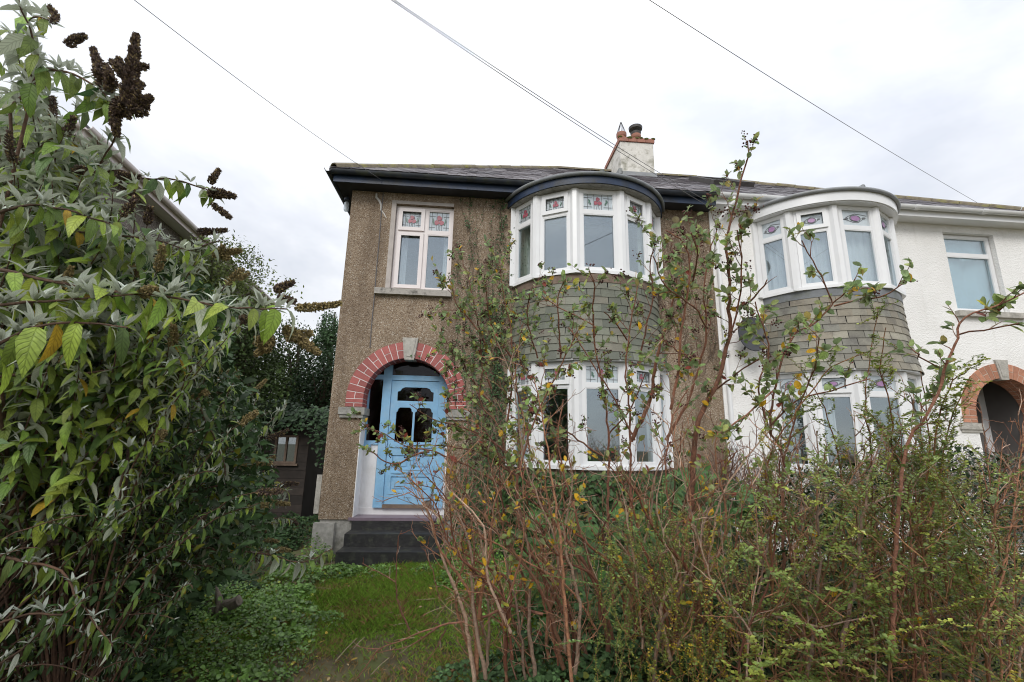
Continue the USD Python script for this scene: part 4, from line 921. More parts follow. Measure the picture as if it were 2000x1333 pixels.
def in_poly(poly, r, n):
    x0, y0, x1, y1 = poly.bounds; out = []
    while len(out) < n:
        q = Point(r.uniform(x0, x1), r.uniform(y0, y1))
        if poly.contains(q): out.append((q.x, q.y))
    return out
def build_buddleia():
    r = np.random.default_rng(101)
    pl = Plant('butterfly_bush', 'huge overgrown bush with long drooping grey-green leaves and dry brown flower spikes', 'bush', (-2.2, 3.0, 0.0), 'felted_leaf')
    roots = [np.array(q) for q in ((-2.3, 2.9, -0.05), (-2.05, 3.2, -0.05), (-2.6, 2.6, -0.05), (-2.4, 3.4, -0.05), (-1.9, 2.75, -0.05))]
    brown = lambda: np.array([0.15, 0.08, 0.048])*r.uniform(0.7, 1.3)
    # traced boughs: pixel polylines with distance at start and end, leaf length, lightness, spike at the tip (length in m, tone)
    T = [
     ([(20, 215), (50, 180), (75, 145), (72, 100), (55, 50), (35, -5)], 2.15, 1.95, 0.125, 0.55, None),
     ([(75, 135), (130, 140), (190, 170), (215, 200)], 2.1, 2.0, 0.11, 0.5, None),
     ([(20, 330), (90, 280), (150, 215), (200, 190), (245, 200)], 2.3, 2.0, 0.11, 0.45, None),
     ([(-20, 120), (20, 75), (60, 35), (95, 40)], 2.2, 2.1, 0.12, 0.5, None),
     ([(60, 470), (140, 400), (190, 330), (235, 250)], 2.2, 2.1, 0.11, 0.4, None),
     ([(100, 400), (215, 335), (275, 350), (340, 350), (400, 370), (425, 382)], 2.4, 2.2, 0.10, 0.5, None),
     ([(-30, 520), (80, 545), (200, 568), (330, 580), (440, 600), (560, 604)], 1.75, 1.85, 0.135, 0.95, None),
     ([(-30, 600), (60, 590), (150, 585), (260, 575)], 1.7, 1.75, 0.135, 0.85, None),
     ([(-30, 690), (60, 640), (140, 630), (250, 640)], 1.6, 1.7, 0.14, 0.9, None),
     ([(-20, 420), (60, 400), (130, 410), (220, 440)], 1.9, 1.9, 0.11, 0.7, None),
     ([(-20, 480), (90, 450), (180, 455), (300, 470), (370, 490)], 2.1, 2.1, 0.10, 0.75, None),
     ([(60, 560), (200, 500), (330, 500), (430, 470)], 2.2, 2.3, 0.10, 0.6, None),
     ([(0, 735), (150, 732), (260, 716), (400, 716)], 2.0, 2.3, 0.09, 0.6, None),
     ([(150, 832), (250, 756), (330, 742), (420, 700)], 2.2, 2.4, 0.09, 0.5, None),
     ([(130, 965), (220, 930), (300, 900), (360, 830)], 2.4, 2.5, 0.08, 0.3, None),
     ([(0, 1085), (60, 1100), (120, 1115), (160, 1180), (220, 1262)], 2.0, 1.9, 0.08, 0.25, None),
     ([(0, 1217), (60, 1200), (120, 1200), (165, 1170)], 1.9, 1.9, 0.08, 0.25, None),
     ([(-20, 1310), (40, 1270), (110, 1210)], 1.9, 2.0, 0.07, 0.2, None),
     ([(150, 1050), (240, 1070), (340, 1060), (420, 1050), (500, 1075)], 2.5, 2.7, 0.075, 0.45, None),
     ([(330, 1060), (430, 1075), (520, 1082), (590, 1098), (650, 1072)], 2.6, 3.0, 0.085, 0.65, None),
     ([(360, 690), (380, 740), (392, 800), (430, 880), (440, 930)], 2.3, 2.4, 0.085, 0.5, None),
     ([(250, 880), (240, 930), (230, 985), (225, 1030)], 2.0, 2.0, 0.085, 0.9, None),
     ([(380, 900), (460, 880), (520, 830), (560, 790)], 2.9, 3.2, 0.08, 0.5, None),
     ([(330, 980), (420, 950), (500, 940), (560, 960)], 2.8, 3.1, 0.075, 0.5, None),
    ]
    for pts, d0, d1, size, light, _ in T:
        ds = np.linspace(d0, d1, len(pts)); p3 = [at(x, y, d) for (x, y), d in zip(pts, ds)]
        line = smooth_line(p3, 0.04, 0.002, r)
        root = roots[r.integers(len(roots))]
        first = np.array(p3[0])
        # join the bough to the stool when its visible start is inside the bush
        if pts[0][0] > -5:
            low = bez(root, root*0.5 + first*0.5 + np.array([0, 0, 0.35]), first, 10)
            pl.stem(np.vstack([low[:-1], line]), 0.009, 0.003, brown(), 6)
        else:
            low = bez(root, (root + first)/2 + np.array([-0.2, 0, 0.3]), first, 10)
            pl.stem(np.vstack([low[:-1], line]), 0.009, 0.003, brown(), 6)
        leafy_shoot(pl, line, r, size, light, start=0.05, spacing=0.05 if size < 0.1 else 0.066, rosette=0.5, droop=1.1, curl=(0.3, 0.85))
        for u in np.arange(0.12, 0.98, 0.16 if size > 0.1 else 0.25):      # upright silvery rosettes of young leaves
            c = line[int(u*(len(line)-1))]; m = r.integers(6, 10); az = r.uniform(0, 2*np.pi, m); sz = size*r.uniform(0.45, 0.8)
            for a in az:
                o = np.array([math.cos(a), math.sin(a), 0]); D = unit(o*r.uniform(0.35, 1.0) + [0, 0, r.uniform(0.5, 1.1)]); L2 = sz*r.uniform(0.6, 1.15)
                pl.leaf(c + [0, 0, 0.012], D, unit(np.array([0, 0, 1.0]) - 0.4*o + r.normal(0, 0.15, 3)), L2, L2*r.uniform(0.2, 0.3), r.uniform(0.1, 0.45), np.array([0.56, 0.61, 0.53])*r.uniform(0.75, 1.15))
    # further stems that fill the bush
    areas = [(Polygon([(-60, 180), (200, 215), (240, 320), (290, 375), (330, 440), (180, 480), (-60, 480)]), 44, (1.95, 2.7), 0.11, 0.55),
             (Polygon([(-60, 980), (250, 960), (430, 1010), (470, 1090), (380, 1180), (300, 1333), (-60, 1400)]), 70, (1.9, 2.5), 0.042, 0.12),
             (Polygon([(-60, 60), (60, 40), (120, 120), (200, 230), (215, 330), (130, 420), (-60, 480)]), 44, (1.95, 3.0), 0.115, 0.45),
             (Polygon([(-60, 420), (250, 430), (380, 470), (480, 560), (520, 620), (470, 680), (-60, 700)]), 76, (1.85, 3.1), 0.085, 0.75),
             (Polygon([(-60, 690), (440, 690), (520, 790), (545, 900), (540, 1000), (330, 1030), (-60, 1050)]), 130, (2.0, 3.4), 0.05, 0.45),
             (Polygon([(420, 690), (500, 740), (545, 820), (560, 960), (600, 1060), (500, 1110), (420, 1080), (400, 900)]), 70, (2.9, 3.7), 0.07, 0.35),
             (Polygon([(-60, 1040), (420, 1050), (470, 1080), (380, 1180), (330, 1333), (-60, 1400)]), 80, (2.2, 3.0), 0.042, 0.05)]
    for poly, n, (da, db), size, light in areas:
        for (x, y) in in_poly(poly, r, n):
            tip = at(x, y, r.uniform(da, db))
            if tip[2] < 0.1: tip[2] = r.uniform(0.1, 0.3)
            root = roots[r.integers(len(roots))]
            mid = root*0.45 + tip*0.55 + np.array([r.normal(0, 0.15), r.normal(0, 0.1), 0.35 + 0.25*r.uniform()])
            line = bez(root, mid, tip, 22) + r.normal(0, 0.004, (22, 3))
            pl.stem(line, 0.007, 0.002, brown(), 4, part=False)
            leafy_shoot(pl, line, r, size*r.uniform(0.8, 1.2), light, start=0.5, spacing=0.05, rosette=0.3 + 0.5*light)
            if light > 0.3 and r.uniform() < 0.25:
                flower_spike(pl, line[-1], line[-1] + unit(line[-1]-line[-3])*r.uniform(0.08, 0.16) + np.array([0, 0, -0.02]), r.uniform(0.012, 0.02), DARKSPIKE if r.uniform() < 0.5 else TANSPIKE, r, 150)
    # shaded inner leaves
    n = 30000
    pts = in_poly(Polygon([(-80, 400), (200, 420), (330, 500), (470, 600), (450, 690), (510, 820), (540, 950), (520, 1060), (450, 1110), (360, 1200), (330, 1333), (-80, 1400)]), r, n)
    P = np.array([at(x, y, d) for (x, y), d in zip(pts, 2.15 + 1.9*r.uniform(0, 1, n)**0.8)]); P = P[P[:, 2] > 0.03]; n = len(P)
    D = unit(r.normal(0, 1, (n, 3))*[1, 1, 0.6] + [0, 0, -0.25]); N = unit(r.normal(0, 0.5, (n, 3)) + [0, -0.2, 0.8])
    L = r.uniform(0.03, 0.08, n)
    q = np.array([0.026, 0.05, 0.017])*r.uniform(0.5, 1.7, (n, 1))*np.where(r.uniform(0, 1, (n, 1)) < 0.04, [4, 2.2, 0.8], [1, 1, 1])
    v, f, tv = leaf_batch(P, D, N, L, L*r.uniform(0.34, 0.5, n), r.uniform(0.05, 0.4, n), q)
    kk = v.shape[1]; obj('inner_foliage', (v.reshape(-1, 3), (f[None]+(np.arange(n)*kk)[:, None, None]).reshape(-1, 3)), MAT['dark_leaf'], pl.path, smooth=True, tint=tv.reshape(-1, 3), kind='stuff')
    # the bush goes on to the left of the frame and towards the street
    n = 3500
    P = np.c_[r.uniform(-3.4, -0.95, n), r.uniform(-0.6, 1.7, n), r.uniform(0.2, 1.7, n)]; uv, dp = proj(P); P = P[(uv[:, 0] < -40) | (dp < 0.2)]; n = len(P)
    L = r.uniform(0.06, 0.13, n)
    pl.block(P, unit(r.normal(0, 1, (n, 3))*[1, 1, 0.6] + [0, 0, -0.4]), unit(r.normal(0, 0.5, (n, 3)) + [0, -0.2, 0.8]), L, L*r.uniform(0.3, 0.42, n), r.uniform(0.05, 0.4, n), np.array([0.06, 0.11, 0.03])*r.uniform(0.5, 1.5, (n, 1)))
    for i in range(26):
        tip = P[r.integers(0, n)]; root = np.array([r.uniform(-2.4, -1.6), r.uniform(0.2, 1.6), 0]); pl.stem(bez(root, root*0.5+tip*0.5+[0, 0, 0.3], tip, 10), 0.01, 0.003, brown(), 4, part=False)
    # dry flower spikes that stand out in the photograph
    S = [((245, 205), (266, 68), 1.95, 0.048, DARKSPIKE, 1500), ((250, 215), (295, 190), 1.95, 0.034, DARKSPIKE, 700), ((236, 190), (228, 265), 1.97, 0.036, DARKSPIKE, 700), ((205, 175), (182, 96), 2.0, 0.028, DARKSPIKE, 600), ((212, 180), (206, 128), 1.98, 0.03, DARKSPIKE, 500),
         ((130, 90), (166, 70), 2.05, 0.018, DARKSPIKE, 300), ((98, 45), (97, 14), 2.05, 0.012, DARKSPIKE, 180), ((60, 130), (68, 165), 2.15, 0.022, DARKSPIKE, 260), ((104, 230), (103, 190), 2.2, 0.012, DARKSPIKE, 160),
         ((410, 360), (428, 332), 2.2, 0.014, DARKSPIKE, 220), ((405, 376), (458, 384), 2.2, 0.028, DARKSPIKE, 600), ((412, 398), (450, 426), 2.2, 0.013, DARKSPIKE, 240), ((225, 340), (272, 346), 2.2, 0.02, DARKSPIKE, 320), ((235, 355), (272, 388), 2.2, 0.018, DARKSPIKE, 300), ((140, 336), (172, 334), 2.15, 0.022, DARKSPIKE, 300),
         ((385, 452), (442, 450), 2.4, 0.018, DARKSPIKE, 320), ((415, 500), (470, 490), 2.4, 0.032, TANSPIKE, 520), ((270, 575), (315, 570), 1.8, 0.026, TANSPIKE, 420), ((575, 602), (664, 593), 1.9, 0.016, TANSPIKE, 520), ((555, 640), (622, 690), 1.9, 0.036, TANSPIKE, 900), ((530, 655), (500, 692), 1.9, 0.03, TANSPIKE, 520), ((535, 570), (572, 552), 1.95, 0.018, DARKSPIKE, 320), ((540, 582), (575, 590), 1.95, 0.014, DARKSPIKE, 240),
         ((255, 520), (275, 535), 2.1, 0.024, TANSPIKE, 300), ((310, 800), (345, 795), 2.3, 0.02, TANSPIKE, 260), ((465, 912), (530, 905), 2.8, 0.02, TANSPIKE, 260), ((520, 980), (565, 985), 3.0, 0.016, TANSPIKE, 200), ((40, 1055), (110, 1060), 2.1, 0.018, DARKSPIKE, 260)]
    for a, b, d, rad, tone, n in S:
        A3, B3 = at(*a, d), at(*b, d+0.02)
        if rad < 0.03: flower_spike(pl, A3, B3, rad, tone, r, n); continue
        flower_spike(pl, A3, B3, rad*0.72, tone, r, n)
        for k in range(5):          # shorter side branches of the panicle, low on the axis
            c = A3 + (B3-A3)*r.uniform(0.02, 0.45); e = c + unit(unit(B3-A3)*0.8 + perp(unit(B3-A3), r)*0.8)*rad*r.uniform(1.2, 2.0)
            flower_spike(pl, c, e, rad*0.42, tone, r, int(n*0.16))
    pl.done()
build_buddleia()

# ------------------------------------------------------------------ tall half-bare shrubs in front of the bays
def shrub_tint(r, yellow=0.08):
    q = r.uniform()
    if q < yellow: return np.array([0.62, 0.36, 0.02])*r.uniform(0.75, 1.1)
    if q < yellow*1.6: return np.array([0.38, 0.36, 0.04])*r.uniform(0.7, 1.1)
    if q < yellow*1.6+0.04: return np.array([0.22, 0.05, 0.03])
    return np.array([0.235, 0.32, 0.095])*r.uniform(0.5, 1.35)*np.array([r.uniform(0.85, 1.25), 1, r.uniform(0.8, 1.4)])
def berries(pl_bag, p, r, n=9, spread=0.022):
    for _ in range(n):
        c = p + r.normal(0, spread, 3)*[1, 1, 0.8]; s = r.uniform(0.004, 0.0075)
        v = c + s*np.array([(1, 0, 0), (-1, 0, 0), (0, 1, 0), (0, -1, 0), (0, 0, 1), (0, 0, -1.0)])
        f = np.array([(0, 2, 4), (2, 1, 4), (1, 3, 4), (3, 0, 4), (2, 0, 5), (1, 2, 5), (3, 1, 5), (0, 3, 5)])
        pl_bag.add((v, f), np.array([0.085, 0.03, 0.024])*r.uniform(0.5, 1.6))
class Shrub(Plant):
    def __init__(s, name, label, base, seed, leafy=1.0, leaf=0.045, group='tall half-bare shrubs', pale=False, berry=1.0, yellow=0.08, keep=300, length=1.0, zlo=0.9, zhi=1.7, cat='shrub', width=0.55):
        super().__init__(name, label, cat, base, 'shrub_leaf', None, keep=keep)
        s.r = np.random.default_rng(seed); s.leafy, s.size, s.pale, s.berry, s.yellow, s.length, s.zlo, s.zhi, s.width = leafy, leaf, pale, berry, yellow, length, zlo, zhi, width
        s.fruit = Bag()
    def bark_tint(s, thick):
        r = s.r
        if s.pale is None: return (np.array([0.48, 0.23, 0.13]) if r.uniform() < 0.55 else np.array([0.60, 0.41, 0.30]) if r.uniform() < 0.6 else np.array([0.24, 0.085, 0.045]))*r.uniform(0.55, 1.4)
        if s.pale: return np.array([0.44, 0.295, 0.225])*r.uniform(0.75, 1.25)
        if thick: return np.array([0.36, 0.165, 0.105])*r.uniform(0.75, 1.3)
        return (np.array([0.27, 0.10, 0.062]) if r.uniform() < 0.6 else np.array([0.50, 0.35, 0.26]))*r.uniform(0.7, 1.3)
    def bough(s, pts, d0, d1, r0, r1, twig=0.075, tlen=0.26, leafy=None, start=0.05):
        ds = np.linspace(d0, d1, len(pts)); p3 = [at(x, y, d) for (x, y), d in zip(pts, ds)]
        line = smooth_line(p3, 0.05, 0.003, s.r)
        s.stem(line, r0, r1, s.bark_tint(True), 7)
        s.twigging(line, r1, twig, tlen, s.leafy if leafy is None else leafy, start)
        return line
    def twigging(s, line, r1, spacing, tlen, leafy, start=0.05, level=0):
        r = s.r
        seg = np.linalg.norm(np.diff(line, axis=0), axis=1); cum = np.r_[0, np.cumsum(seg)]; tot = cum[-1]
        u = start*tot + r.uniform(0, spacing)
        while u < tot:
            i = int(np.clip(np.searchsorted(cum, u)-1, 0, len(line)-2)); p = line[i] + (line[i+1]-line[i])*((u-cum[i])/max(seg[i], 1e-9)); t = unit(line[i+1]-line[i])
            d = unit(t*r.uniform(0.5, 1.0) + perp(t, r)*r.uniform(0.5, 1.1) + np.array([0, 0, r.uniform(-0.1, 0.45)]))
            L = tlen*r.uniform(0.3, 1.25)*s.length; k = 5
            tw = np.zeros((k, 3)); tw[0] = p; dd = d
            for j in range(1, k): dd = unit(dd + r.normal(0, 0.2, 3) + np.array([0, 0, 0.06])); tw[j] = tw[j-1] + dd*L/(k-1)
            rad = 0.0028 if level == 0 else 0.0017
            s.stem(tw, rad, 0.0011, s.bark_tint(False), 4 if level == 0 else 3, part=False)
            if level < 1 and L > 0.1: s.twigging(tw, rad, spacing*0.6, tlen*0.4, leafy, 0.2, level+1)
            h = np.clip((p[2]-s.zlo)/(s.zhi-s.zlo), 0, 1)
            if r.uniform() < leafy*h + 0.02:
                m = r.integers(2, 7)
                for q in range(m):
                    a = r.uniform(0.3, 1.0); jx = a*(k-1); j0 = int(min(jx, k-2)); pp = tw[j0] + (tw[j0+1]-tw[j0])*(jx-j0)
                    D = unit(unit(tw[j0+1]-tw[j0])*0.5 + r.normal(0, 0.75, 3) + np.array([0, 0, 0.15])); N = unit(np.array([0, -0.3, 1.0]) + r.normal(0, 0.55, 3)); Lf = s.size*r.uniform(0.55, 1.2)
                    s.leaf(pp, D, N, Lf, Lf*r.uniform(s.width*0.85, s.width*1.2), r.uniform(-0.05, 0.3), shrub_tint(r, s.yellow))
                if r.uniform() < 0.32*s.berry: berries(s.fruit, tw[-1], r, r.integers(8, 20), 0.014)
            u += spacing*r.uniform(0.6, 1.5)
    def finish(s):
        if s.fruit.n: s.fruit.build('dry_berries', MAT['seed_head'], s.path, kind='stuff')
        s.done(shape=(0.0, 0.68, 1.0, 0.8, 0.0))

def build_shrubs():
    # beside the door: leafy, dark, in front of the pebbledash
    a = Shrub('tall_shrub', 'dense leafy brown-stemmed shrub in front of the wall between door and bay window', at(1035, 1150, 4.3)*[1, 1, 0], 11, leafy=1.0, leaf=0.058, berry=1.5, zlo=0.5, zhi=1.3)
    for pts in ([(1030, 1160), (1014, 1040), (1012, 937), (1019, 868), (1046, 792), (1060, 740), (1065, 690)], [(1070, 1150), (1060, 981), (1022, 933), (974, 892), (932, 850), (891, 826), (865, 800)], [(1000, 940), (974, 836), (939, 788), (946, 719), (970, 700), (991, 692)],
                [(960, 760), (943, 716), (939, 678), (936, 643), (925, 592), (915, 540), (905, 520)], [(990, 830), (1000, 740), (998, 643), (987, 599), (980, 550), (975, 510)], [(1040, 900), (1022, 816), (1008, 754), (1008, 705), (1020, 640), (1035, 590)], [(1020, 980), (960, 936), (915, 911), (871, 892), (839, 879), (795, 873), (751, 848), (713, 832), (700, 818)], [(839, 882), (808, 889), (789, 901), (776, 907), (754, 904), (726, 882), (716, 880)],
                [(1010, 930), (940, 886), (883, 873), (827, 870), (790, 872)], [(1000, 890), (946, 854), (902, 835), (871, 826), (846, 820), (800, 790)], [(970, 800), (920, 740), (900, 700), (880, 680), (868, 660)], [(960, 700), (930, 640), (895, 600), (882, 560)], [(1000, 700), (960, 640), (950, 580), (945, 545)]):
        d = a.r.uniform(3.95, 4.45); low = pts[-1][1] > 780 and pts[-1][0] < 850
        a.bough(pts, d+0.1, d-0.15, 0.012 if low else 0.011, 0.003, 0.08 if low else 0.085, 0.22 if low else 0.27, leafy=0.6 if low else 0.95)
    a.finish()
    # middle: red-brown fan of stems in front of the house bay
    b = Shrub('tall_shrub', 'fan of red-brown stems with yellowing leaves in front of the near bay window', at(1215, 1290, 3.2)*[1, 1, 0], 12, leafy=0.85, leaf=0.05, zlo=1.0, zhi=1.9)
    for pts, r0 in (([(1170, 1340), (1130, 1247), (1085, 1167), (1040, 1087), (1016, 1000), (1012, 930), (1050, 807), (1105, 697), (1125, 650)], 0.011), ([(1190, 1300), (1180, 1200), (1150, 1117), (1090, 1032), (1030, 945), (1000, 915)], 0.014), ([(1210, 1340), (1195, 1240), (1170, 1160), (1150, 1097), (1120, 990), (1097, 907), (1090, 850), (1100, 780)], 0.011),
                    ([(1215, 1330), (1200, 1200), (1187, 1000), (1190, 900), (1188, 850), (1182, 780), (1170, 720), (1160, 660), (1165, 640), (1130, 620), (1090, 600), (1055, 575)], 0.012), ([(1240, 1300), (1238, 1150), (1232, 1017), (1232, 862), (1228, 790), (1222, 720), (1228, 660), (1235, 610), (1245, 560)], 0.010),
                    ([(1232, 862), (1270, 782), (1280, 712), (1300, 640), (1322, 560), (1312, 500)], 0.012), ([(1160, 660), (1158, 600), (1162, 560), (1150, 530)], 0.006), ([(1225, 665), (1200, 630), (1180, 610)], 0.005), ([(1095, 700), (1092, 640), (1090, 580), (1105, 545)], 0.006), ([(1050, 700), (1035, 650), (1030, 600), (1040, 560)], 0.005),
                    ([(1240, 860), (1200, 780), (1150, 700), (1110, 640)], 0.005), ([(1190, 900), (1130, 860), (1090, 830), (1050, 800)], 0.006), ([(1188, 850), (1230, 800), (1260, 730)], 0.005), ([(1250, 700), (1262, 640), (1275, 580), (1270, 520), (1280, 470)], 0.006)):
        d = b.r.uniform(2.85, 3.4); b.bough(pts, d+0.1, d-0.2, r0*1.25, 0.0035, 0.085, 0.2)
    b.finish()
    # right of the bay, tallest sprays
    c = Shrub('tall_shrub', 'tall upright shrub whose topmost spray crosses the gutters where the two houses meet', at(1385, 1250, 3.0)*[1, 1, 0], 13, leafy=0.9, leaf=0.05, zlo=1.1, zhi=2.0)
    for pts, r0 in (([(1392, 1300), (1385, 1090), (1382, 1017), (1395, 960), (1412, 920), (1440, 880)], 0.012), ([(1350, 1000), (1360, 840), (1395, 760), (1415, 700), (1425, 640), (1423, 605), (1426, 570), (1419, 470), (1438, 392), (1448, 351), (1461, 300), (1460, 275)], 0.016), ([(1423, 605), (1465, 588), (1498, 547)], 0.006), ([(1300, 860), (1345, 780), (1370, 700), (1380, 640), (1375, 570), (1385, 500), (1400, 450)], 0.009),
                    ([(1310, 800), (1325, 720), (1330, 640), (1345, 560), (1340, 480), (1300, 450)], 0.008), ([(1415, 690), (1440, 600), (1448, 520), (1440, 450)], 0.005), ([(1380, 640), (1355, 600), (1300, 560), (1275, 500)], 0.005), ([(1370, 700), (1330, 690), (1290, 660)], 0.005), ([(1350, 560), (1362, 500), (1350, 455)], 0.005), ([(1400, 760), (1440, 730), (1500, 690)], 0.005), ([(1330, 1280), (1325, 1147), (1310, 1017), (1300, 897), (1320, 800), (1345, 760)], 0.009)):
        d = c.r.uniform(2.6, 3.0); c.bough(pts, d+0.15, d-0.2, r0*1.2, 0.0032, 0.085, 0.19)
    c.finish()
    # smooth curved branch in front of the white bay: larger leaves
    d_ = Shrub('curved_shrub', 'shrub with one smooth curved branch and larger leaves before the far bay', at(1530, 1290, 2.6)*[1, 1, 0], 14, leafy=1.2, leaf=0.05, zlo=1.0, zhi=1.6, berry=0.15, yellow=0.1, keep=260)
    for pts, r0 in (([(1540, 1320), (1530, 1050), (1528, 893), (1507, 851), (1505, 809), (1519, 735), (1533, 685), (1556, 649), (1581, 639), (1605, 619), (1625, 594), (1619, 573), (1605, 540), (1586, 510), (1566, 470)], 0.011), ([(1629, 598), (1681, 584), (1719, 583), (1762, 555)], 0.005), ([(1500, 830), (1480, 760), (1500, 690), (1490, 640), (1475, 590)], 0.005), ([(1625, 594), (1650, 570), (1670, 545)], 0.004), ([(1506, 830), (1560, 780), (1600, 770), (1650, 755), (1700, 740)], 0.005), ([(1515, 760), (1470, 800), (1430, 830), (1400, 850)], 0.006), ([(1530, 900), (1560, 800), (1590, 720), (1600, 660)], 0.005)):
        d = d_.r.uniform(2.25, 2.5); d_.bough(pts, d+0.2, d-0.1, r0, 0.0028, 0.075, 0.13, start=0.35 if len(pts) > 8 else 0.1)
    d_.finish()
    e = Shrub('wand_shrub', 'long dark red wand with glossy oval leaves in front of the white house', at(1740, 1290, 2.4)*[1, 1, 0], 15, leafy=1.3, leaf=0.048, zlo=1.2, zhi=1.5, berry=0.1, yellow=0.05, keep=200)
    for pts, r0 in (([(1745, 1280), (1750, 1050), (1770, 870), (1800, 830), (1831, 770), (1843, 724), (1857, 688), (1869, 659), (1876, 631), (1897, 611), (1941, 601), (2003, 571)], 0.010), ([(1869, 655), (1920, 645), (1990, 632)], 0.004), ([(1843, 724), (1800, 700), (1790, 690)], 0.003)):
        e.bough(pts, 2.1, 1.9, r0, 0.003, 0.05, 0.1, start=0.55)
    e.finish()
    # dead grey stems
    g = Shrub('dead_shrub', 'dead shrub of pale grey forking bare stems in front of the hedge', at(1620, 1320, 2.6)*[1, 1, 0], 16, leafy=0.0, pale=True, berry=0, zlo=8, zhi=9, keep=10, cat='shrub')
    for pts, r0 in (([(1575, 1333), (1592, 1217), (1600, 1092), (1595, 967), (1595, 842)], 0.008), ([(1592, 1012), (1540, 930), (1510, 860)], 0.005), ([(1592, 1012), (1640, 960), (1680, 935)], 0.004), ([(1640, 1300), (1655, 1202), (1675, 1102), (1687, 992), (1695, 937), (1715, 882), (1725, 832)], 0.0095), ([(1687, 992), (1730, 975), (1770, 960)], 0.004), ([(1690, 960), (1665, 920), (1655, 880)], 0.003), ([(1500, 1202), (1550, 1215), (1600, 1222), (1710, 1202)], 0.005), ([(1600, 1092), (1625, 1060), (1640, 1020)], 0.003), ([(1595, 990), (1615, 930), (1640, 880)], 0.003), ([(1480, 1160), (1500, 1050), (1505, 950), (1490, 880)], 0.004)):
        g.bough(pts, 2.2, 2.1, r0*1.15, 0.0024, 0.07, 0.11)
    g.finish()
    h = Shrub('dead_shrub', 'wide fan of bare red-brown stems with a curved low bough below the near bay', at(1250, 1320, 2.8)*[1, 1, 0], 17, leafy=0.07, leaf=0.045, pale=None, berry=0, zlo=0.4, zhi=1.0, yellow=0.3, keep=120, cat='shrub')
    for pts, r0 in (([(1325, 1320), (1325, 1150), (1345, 1145), (1410, 1140), (1455, 1135), (1475, 1095), (1485, 1060)], 0.009), ([(1310, 1320), (1318, 1230), (1335, 1080), (1350, 980), (1330, 900)], 0.006), ([(1365, 1300), (1368, 1180), (1372, 1060), (1365, 990), (1380, 930)], 0.007), ([(1290, 1300), (1288, 1200), (1290, 1110), (1270, 1010), (1240, 950)], 0.006), ([(1430, 1290), (1420, 1150), (1440, 1050), (1460, 960), (1500, 900)], 0.006), ([(1090, 1300), (1075, 1200), (1060, 1100), (1070, 1000)], 0.005), ([(1250, 1310), (1265, 1190), (1300, 1080), (1360, 1000), (1420, 930), (1450, 890)], 0.006), ([(1130, 1300), (1110, 1180), (1060, 1080), (1040, 1010)], 0.005)):
        d = h.r.uniform(2.6, 2.95); h.bough(pts, d, d, r0*1.3, 0.0025, 0.06, 0.17)
    for i in range(58):      # a fan of bare stems: each crown throws stems to both sides
        cx = h.r.choice([940, 985, 1010, 1040, 1070, 1110, 1160, 1215, 1260, 1310, 1370, 1430]) + h.r.uniform(-14, 14); cy = h.r.uniform(1180, 1340)
        lean = h.r.normal(-60 if cx < 1150 else 20, 120); y1 = h.r.uniform(640, 1000) if h.r.uniform() < 0.32 else h.r.uniform(850, 1060)
        if cx < 1120 and h.r.uniform() < 0.5: lean -= 60
        if cx < 1000: y1 = max(y1, 900)
        lean = max(lean, (800 if y1 > 900 else 850 if y1 > 830 else 905) - cx)
        d = h.r.uniform(2.55, 3.3); k = h.r.normal(0, 14)
        h.bough([(cx, cy+30), (cx+lean*0.18+k, cy*0.72+y1*0.28), (cx+lean*0.5-k, cy*0.42+y1*0.58), (cx+lean*0.8+k*0.5, cy*0.15+y1*0.85), (cx+lean+h.r.normal(0, 14), y1)], d, d-0.1, h.r.uniform(0.006, 0.0145), 0.0025, 0.075, 0.22)
    h.finish()
    w = Shrub('dead_shrub', 'thicket of bare reddish stems standing in the honeysuckle at the right edge', at(1800, 1333, 2.6)*[1, 1, 0], 19, leafy=0.0, pale=None, berry=0, zlo=8, zhi=9, keep=10)
    for i in range(44):
        x = 1440 + 600*i/44 + w.r.uniform(-14, 14); lean = w.r.normal(-20, 130); y1 = w.r.uniform(740, 1080)
        d = w.r.uniform(2.1, 2.7); w.bough([(x, 1345), (x+lean*0.2, 1230), (x+lean*0.6+w.r.normal(0, 4), 1120), (x+lean+w.r.normal(0, 14), y1)], d, d, w.r.uniform(0.0035, 0.007), 0.0016, 0.065, 0.17)
    w.finish()
    # low bough over the path
    k = Shrub('low_shrub', 'low sprawling bare red bough reaching left across the end of the grass path', at(1010, 1300, 2.9)*[1, 1, 0], 18, leafy=0.1, leaf=0.04, berry=0, zlo=0.1, zhi=0.5, keep=80, length=0.8, yellow=0.2)
    for pts, r0 in (([(1060, 1200), (1000, 1187), (925, 1212), (860, 1222), (795, 1247), (740, 1267), (695, 1262)], 0.010), ([(860, 1222), (800, 1262), (740, 1275)], 0.006), ([(870, 1232), (845, 1277), (810, 1322)], 0.006), ([(740, 1267), (715, 1300), (690, 1335)], 0.005), ([(800, 1232), (780, 1182), (772, 1137), (777, 1067), (785, 1037)], 0.006), ([(772, 1137), (740, 1120), (707, 1100)], 0.004), ([(860, 1172), (845, 1117), (832, 1077), (838, 1060)], 0.004), ([(990, 1200), (980, 1157), (967, 1107), (950, 1017), (945, 967)], 0.007), ([(1010, 1340), (985, 1230), (962, 1180), (930, 1160), (880, 1180)], 0.006), ([(960, 1050), (930, 1020), (900, 1000)], 0.003), ([(1040, 1330), (1000, 1240), (940, 1190), (900, 1160)], 0.005)):
        d = k.r.uniform(2.75, 3.0); k.bough(pts, d, d, r0, 0.002, 0.07, 0.09)
    k.finish()
build_shrubs()

